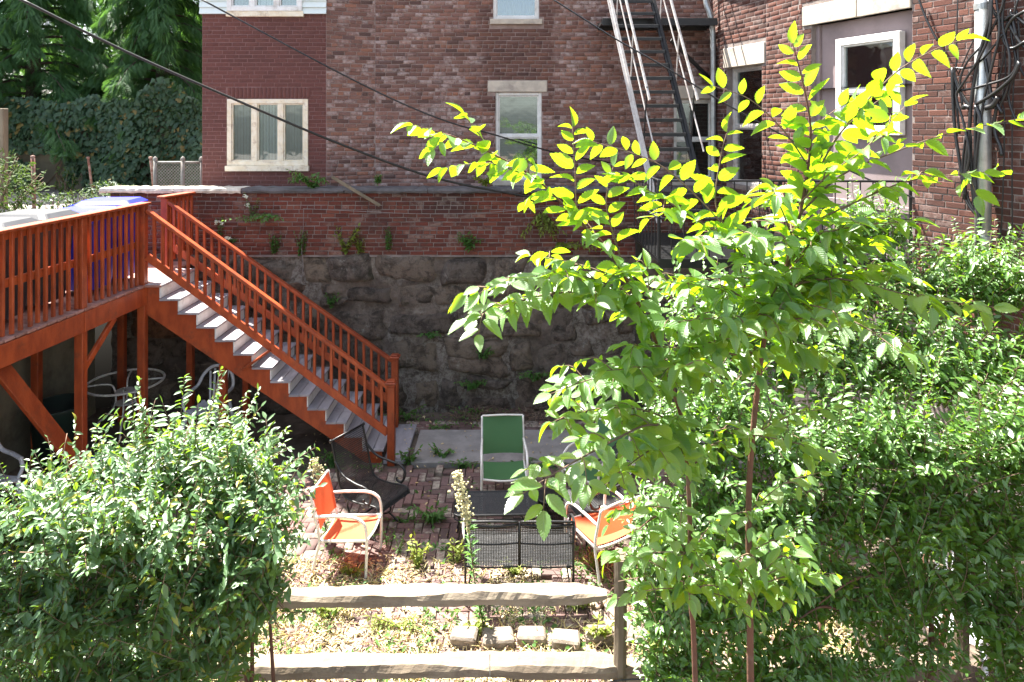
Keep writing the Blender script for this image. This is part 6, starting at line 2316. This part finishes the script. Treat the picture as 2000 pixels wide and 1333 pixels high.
WP = 10.74
wall_plants = [
    ('sprawling pale plant rooted on the coping above the middle of the wall', (612, 368), 12, 0.3, 0.28, 0.07, 'weed', 0.16, None, 0),
    ('fern like plant on the brick face left of the hanging wire', (525, 418), 6, -0.02, 0.5, 0.06, 'weed', 0.05, None, 0),
    ('white flowering stem arching from the brick', (495, 428), 2, 0.3, 0.12, 0.04, 'weed', 0.0, 'lime', 2),
    ('white flower spike nearest the stair railing', (430, 470), 2, 0.3, 0.04, 0.04, 'weed', 0.0, 'lime', 2),
    ('white flower cluster low beside the handrail', (452, 475), 2, 0.08, 0.12, 0.04, 'weed', 0.0, 'lime', 2),
    ('yellow green sapling growing from the top of the stones', (676, 496), 6, 0.38, 0.16, 0.07, 'weed_yellow', 0.02, None, 0),
    ('upright green fern by the foot of the hanging wire', (588, 500), 6, 0.3, 0.08, 0.05, 'weed', 0.0, None, 0),
    ('small dark fern left of the hanging wire', (537, 495), 5, 0.22, 0.07, 0.05, 'weed', 0.0, None, 0),
    ('narrow fern just right of the yellow green sapling', (704, 496), 5, 0.22, 0.08, 0.05, 'weed_yellow', 0.0, None, 0),
    ('slim fern strip on the brick right of centre', (759, 490), 4, 0.28, 0.04, 0.045, 'weed', 0.0, None, 0),
    ('leafy seedling with roots hanging over the broad stone', (916, 488), 5, 0.24, 0.14, 0.075, 'weed', 0.04, None, 0),
    ('weed rooted among the pale mortar behind the handrail', (648, 600), 5, 0.18, 0.1, 0.05, 'weed', 0.02, None, 0),
    ('small weed trailing on the middle of the stones', (842, 655), 4, 0.08, 0.16, 0.05, 'weed', 0.08, None, 0),
    ('weed in a joint left of the rusty coloured stone', (944, 700), 5, 0.18, 0.12, 0.055, 'weed', 0.03, None, 0),
    ('bushy weed low on the stones above the green chair', (924, 758), 7, 0.15, 0.2, 0.06, 'weed', 0.05, None, 0),
    ('dark straggly weed low on the right of the stones', (1044, 740), 7, 0.15, 0.24, 0.06, 'weed', 0.1, None, 0),
    ('yellowish vine trailing down the brick under the elm branch', (1058, 412), 7, -0.25, 0.3, 0.07, 'weed_yellow', 0.12, None, 0),
    ('pale vine along the bottom brick courses under the elm', (1100, 478), 7, 0.05, 0.5, 0.07, 'weed_yellow', 0.08, None, 0),
    ('tiny fern on the coping in front of the brick house', (738, 358), 3, 0.12, 0.05, 0.05, 'weed', 0.0, None, 0),
    ('small sprig on the coping under the tall window', (950, 362), 4, 0.12, 0.14, 0.06, 'weed_yellow', 0.0, None, 0),
]
for lab, (px, py), n, h_, sp_, lf, mt, hg, fm, fn__ in wall_plants:
    b = P(px, py, WP if py > 375 else 10.8)
    tuft('wall_plant', lab, b, n + 3, h_ * 1.15, sp_ * 1.3, lf * 1.35, mt, T_SHRUB if lf > 0.065 else T_SMALL, hg, per=9, group='plants growing out of the wall', flower=fm, fn_=fn__)

# ------------------------------------------------------------------ weeds in the patio
random.seed(17)


def ground_at(px, py):
    Y = F * H / (py - HY)
    return V3(((px - CX) * Y / F, Y, 0.0))


weeds = [
    ('broad leaved weed at the corner of the concrete path by the stairs', (800, 905), 6, 0.2, 0.14, 0.1, 'weed'),
    ('broad leaved weed growing over the front edge of the path', (862, 895), 7, 0.18, 0.18, 0.09, 'weed'),
    ('weed patch along the path edge left of the green chair', (905, 912), 9, 0.12, 0.3, 0.07, 'weed'),
    ('weeds along the path edge right of the green chair', (1060, 902), 8, 0.1, 0.3, 0.06, 'weed'),
    ('leafy weed in the shade left of the low table', (850, 1020), 9, 0.22, 0.26, 0.11, 'weed'),
    ('low weed between the bricks beside the orange chair', (790, 1020), 6, 0.08, 0.2, 0.07, 'weed'),
    ('tall leafy weed in the middle of the sunny patio edge', (815, 1108), 6, 0.3, 0.14, 0.09, 'weed_yellow'),
    ('pale weed standing left of the loveseat', (888, 1100), 6, 0.26, 0.12, 0.08, 'weed_yellow'),
    ('weed under the middle of the loveseat seat', (1005, 1120), 7, 0.16, 0.2, 0.08, 'weed_yellow'),
    ('upright weed with narrow leaves by the front leg of the orange chair', (757, 1072), 3, 0.28, 0.05, 0.045, 'weed'),
    ('slender weed right of the orange chair', (780, 1085), 3, 0.2, 0.06, 0.04, 'weed'),
    ('weed beneath the left orange chair', (690, 1125), 7, 0.14, 0.2, 0.06, 'weed_yellow'),
    ('dry weed by the rear leg of the right orange chair', (1165, 1115), 6, 0.2, 0.16, 0.05, 'weed_yellow'),
    ('dark green weeds below the mesh spring chair', (655, 905), 9, 0.16, 0.25, 0.1, 'weed'),
    ('green weeds at the wall base right of the newel posts', (795, 815), 9, 0.2, 0.26, 0.08, 'weed'),
    ('seedling between path and wall behind the green chair', (985, 835), 5, 0.14, 0.12, 0.08, 'weed'),
    ('weed clump on the strip between path and wall', (860, 838), 8, 0.1, 0.2, 0.07, 'weed'),
    ('low weeds against the wall under the dark stones', (920, 812), 9, 0.16, 0.35, 0.06, 'weed'),
    ('climbing vine shoots at the bottom of the fence post', (1165, 1255), 8, 0.26, 0.2, 0.085, 'weed_yellow'),
    ('yellow green vine leaves hanging right of the fence post', (1290, 1290), 7, 0.3, 0.12, 0.09, 'weed_yellow'),
    ('weed clump growing behind the right orange chair and post', (1130, 1190), 8, 0.22, 0.2, 0.06, 'weed_yellow'),
    ('weed tuft at the left end of the paving blocks', (925, 1235), 8, 0.12, 0.2, 0.06, 'weed_yellow'),
    ('weeds behind the fence near the left shrub', (640, 1200), 9, 0.16, 0.28, 0.06, 'weed_yellow'),
    ('green weeds in the sun under the upper fence rail', (780, 1225), 9, 0.12, 0.3, 0.06, 'weed_yellow'),
]
for lab, (px, py), n, h_, sp_, lf, mt in weeds:
    b = ground_at(px, py)
    tuft('weed', lab, b, n, h_, sp_, lf, mt, T_SHRUB, 0.0, per=5 if lf > 0.06 else 8, group='weeds on the patio')
# flowering horseweed stalks
for lab, base, top, nfl in (('tall pale flowering weed stalk leaning in front of the loveseat', P(944, 1240, 6.1), P(893, 925, 6.0), 330), ('flowering weed stalk beside the back of the left orange chair', P(640, 1060, 7.4), P(614, 900, 7.5), 240)):
    rt = root('horseweed', lab, 'plant', (base.x, base.y, 0), 'flowering weed stalks')
    g0 = V3((base.x + 0.02, base.y, 0))
    pts = catmull([g0, base.lerp(top, 0.3), base.lerp(top, 0.7) + V3((0.02, 0, 0)), top], 8)
    mb = MB()
    mb.tube(pts, [0.008 - 0.005 * i / (len(pts) - 1) for i in range(len(pts))], 6)
    mb.build('stalk', 'twig', rt, True)
    mats = []
    n = len(pts)
    for i in range(150):
        k = int(n * random.uniform(0.12, 0.68))
        a = random.uniform(0, 6.28)
        ax = V3((math.cos(a), math.sin(a), 0.45))
        mats.append(np.array(frame(pts[k], ax, UP + rv(0.2), random.uniform(0.05, 0.1), 0.5)))
    o = leaf_obj('leaves', T_SMALL, mats, 'weed', rt)
    o['kind'] = 'stuff'
    mb = MB()
    for i in range(nfl):
        t = random.uniform(0.62, 1.0)
        k = min(int(n * t), n - 1)
        w_ = 0.075 * math.sin(math.pi * min(1, (1.04 - t) / 0.42)) ** 0.7
        p = pts[k] + V3((random.gauss(0, w_ * 0.5), random.gauss(0, w_ * 0.5), random.uniform(-0.02, 0.02)))
        mb.box(p, (0.016, 0.016, 0.013), Matrix.Rotation(random.random() * 3, 3, 'X'), 0.004)
    o = mb.build('flowers', 'straw_flower', rt)
    o['kind'] = 'stuff'

# ground cover nobody could count: dry leaves, small green, dead stems
random.seed(23)
mats, mats2, mats3 = [], [], []
for i in range(11000):
    y = 5.4 + 1.75 * random.random() ** 1.3
    x = random.uniform(-2.9, 3.2)
    if noise.noise(V3((x * 1.1, y * 1.1, 4))) + 0.25 * noise.noise(V3((x * 4, y * 4, 4))) < -0.05 - 0.25 * max(0, 6.3 - y):
        continue
    p = V3((x, y, 0.025 + random.uniform(0, 0.035)))
    a = random.uniform(0, 6.28)
    mats.append(np.array(frame(p, V3((math.cos(a), math.sin(a), random.uniform(-0.2, 0.5))), UP + rv(0.6), random.choice([0.015, 0.02, 0.03, 0.035, 0.045, 0.06]), random.uniform(0.5, 1.1))))
for i in range(700):
    x, y = random.uniform(-3, 2.8), random.uniform(7, 10.6)
    a = random.uniform(0, 6.28)
    mats.append(np.array(frame(V3((x, y, 0.03 if y < 9.06 or y > 10.05 else 0.06)), V3((math.cos(a), math.sin(a), 0.1)), UP + rv(0.4), random.uniform(0.03, 0.06))))
mg = []
for i in range(14000):
    y = 5.4 + 1.7 * random.random() ** 1.2
    x = random.uniform(-2.9, 3.0)
    if noise.noise(V3((x * 1.3, y * 1.3, 24))) < -0.12 - 0.2 * max(0, 6.3 - y):
        continue
    a = random.uniform(0, 6.28)
    mg.append(np.array(frame(V3((x, y, 0.015)), V3((math.cos(a), math.sin(a), random.uniform(0.05, 0.9))), UP + rv(0.5), random.uniform(0.05, 0.15), 0.16)))
o = leaf_obj('dry_grass', T_SMALL, mg, 'straw')
o['kind'] = 'stuff'
o = leaf_obj('leaf_litter', T_SHRUB, mats, 'litter')
o['kind'] = 'stuff'
for i in range(10000):
    if random.random() < 0.75:
        y = 5.4 + 1.9 * random.random()
        x = random.uniform(-2.9, 3.0)
        th = 0.02
    else:
        y = random.choice([random.gauss(8.98, 0.07), random.gauss(10.45, 0.2), random.uniform(7, 9)])
        x = random.uniform(-3, 2.8)
        th = 0.12 if 7.2 < y < 8.85 else -0.12
        if 9.06 < y < 10.05 or y > 10.75:
            continue
    if noise.noise(V3((x * 1.5, y * 1.5, 14))) + 0.4 * noise.noise(V3((x * 5, y * 5, 4))) < th:
        continue
    a = random.uniform(0, 6.28)
    mats2.append(np.array(frame(V3((x, y, 0.01 + random.uniform(0, 0.06))), V3((math.cos(a), math.sin(a), random.uniform(0.1, 1.1))), UP + rv(0.4), random.uniform(0.025, 0.07))))
o = leaf_obj('ground_cover', T_SHRUB, mats2, 'weed')
o['kind'] = 'stuff'
mb = MB()
for i in range(800):
    x, y = random.uniform(-0.9, 1.6), random.gauss(10.5, 0.12)
    if i > 480:
        x, y = random.uniform(-2.5, 2), random.uniform(5.5, 7)
    a = random.uniform(0, 6.28)
    ln = random.uniform(0.08, 0.3) * (1 if i < 480 else 0.7)
    p0 = V3((x, min(y, 10.72), 0.02))
    p1 = p0 + V3((math.cos(a) * ln, math.sin(a) * ln * 0.4, random.uniform(0.0, 0.16)))
    mb.tube([p0, (p0 + p1) / 2 + V3((0, 0, 0.04)), p1], 0.003, 3)
o = mb.build('dead_stems', 'deadstuff')
o['kind'] = 'stuff'
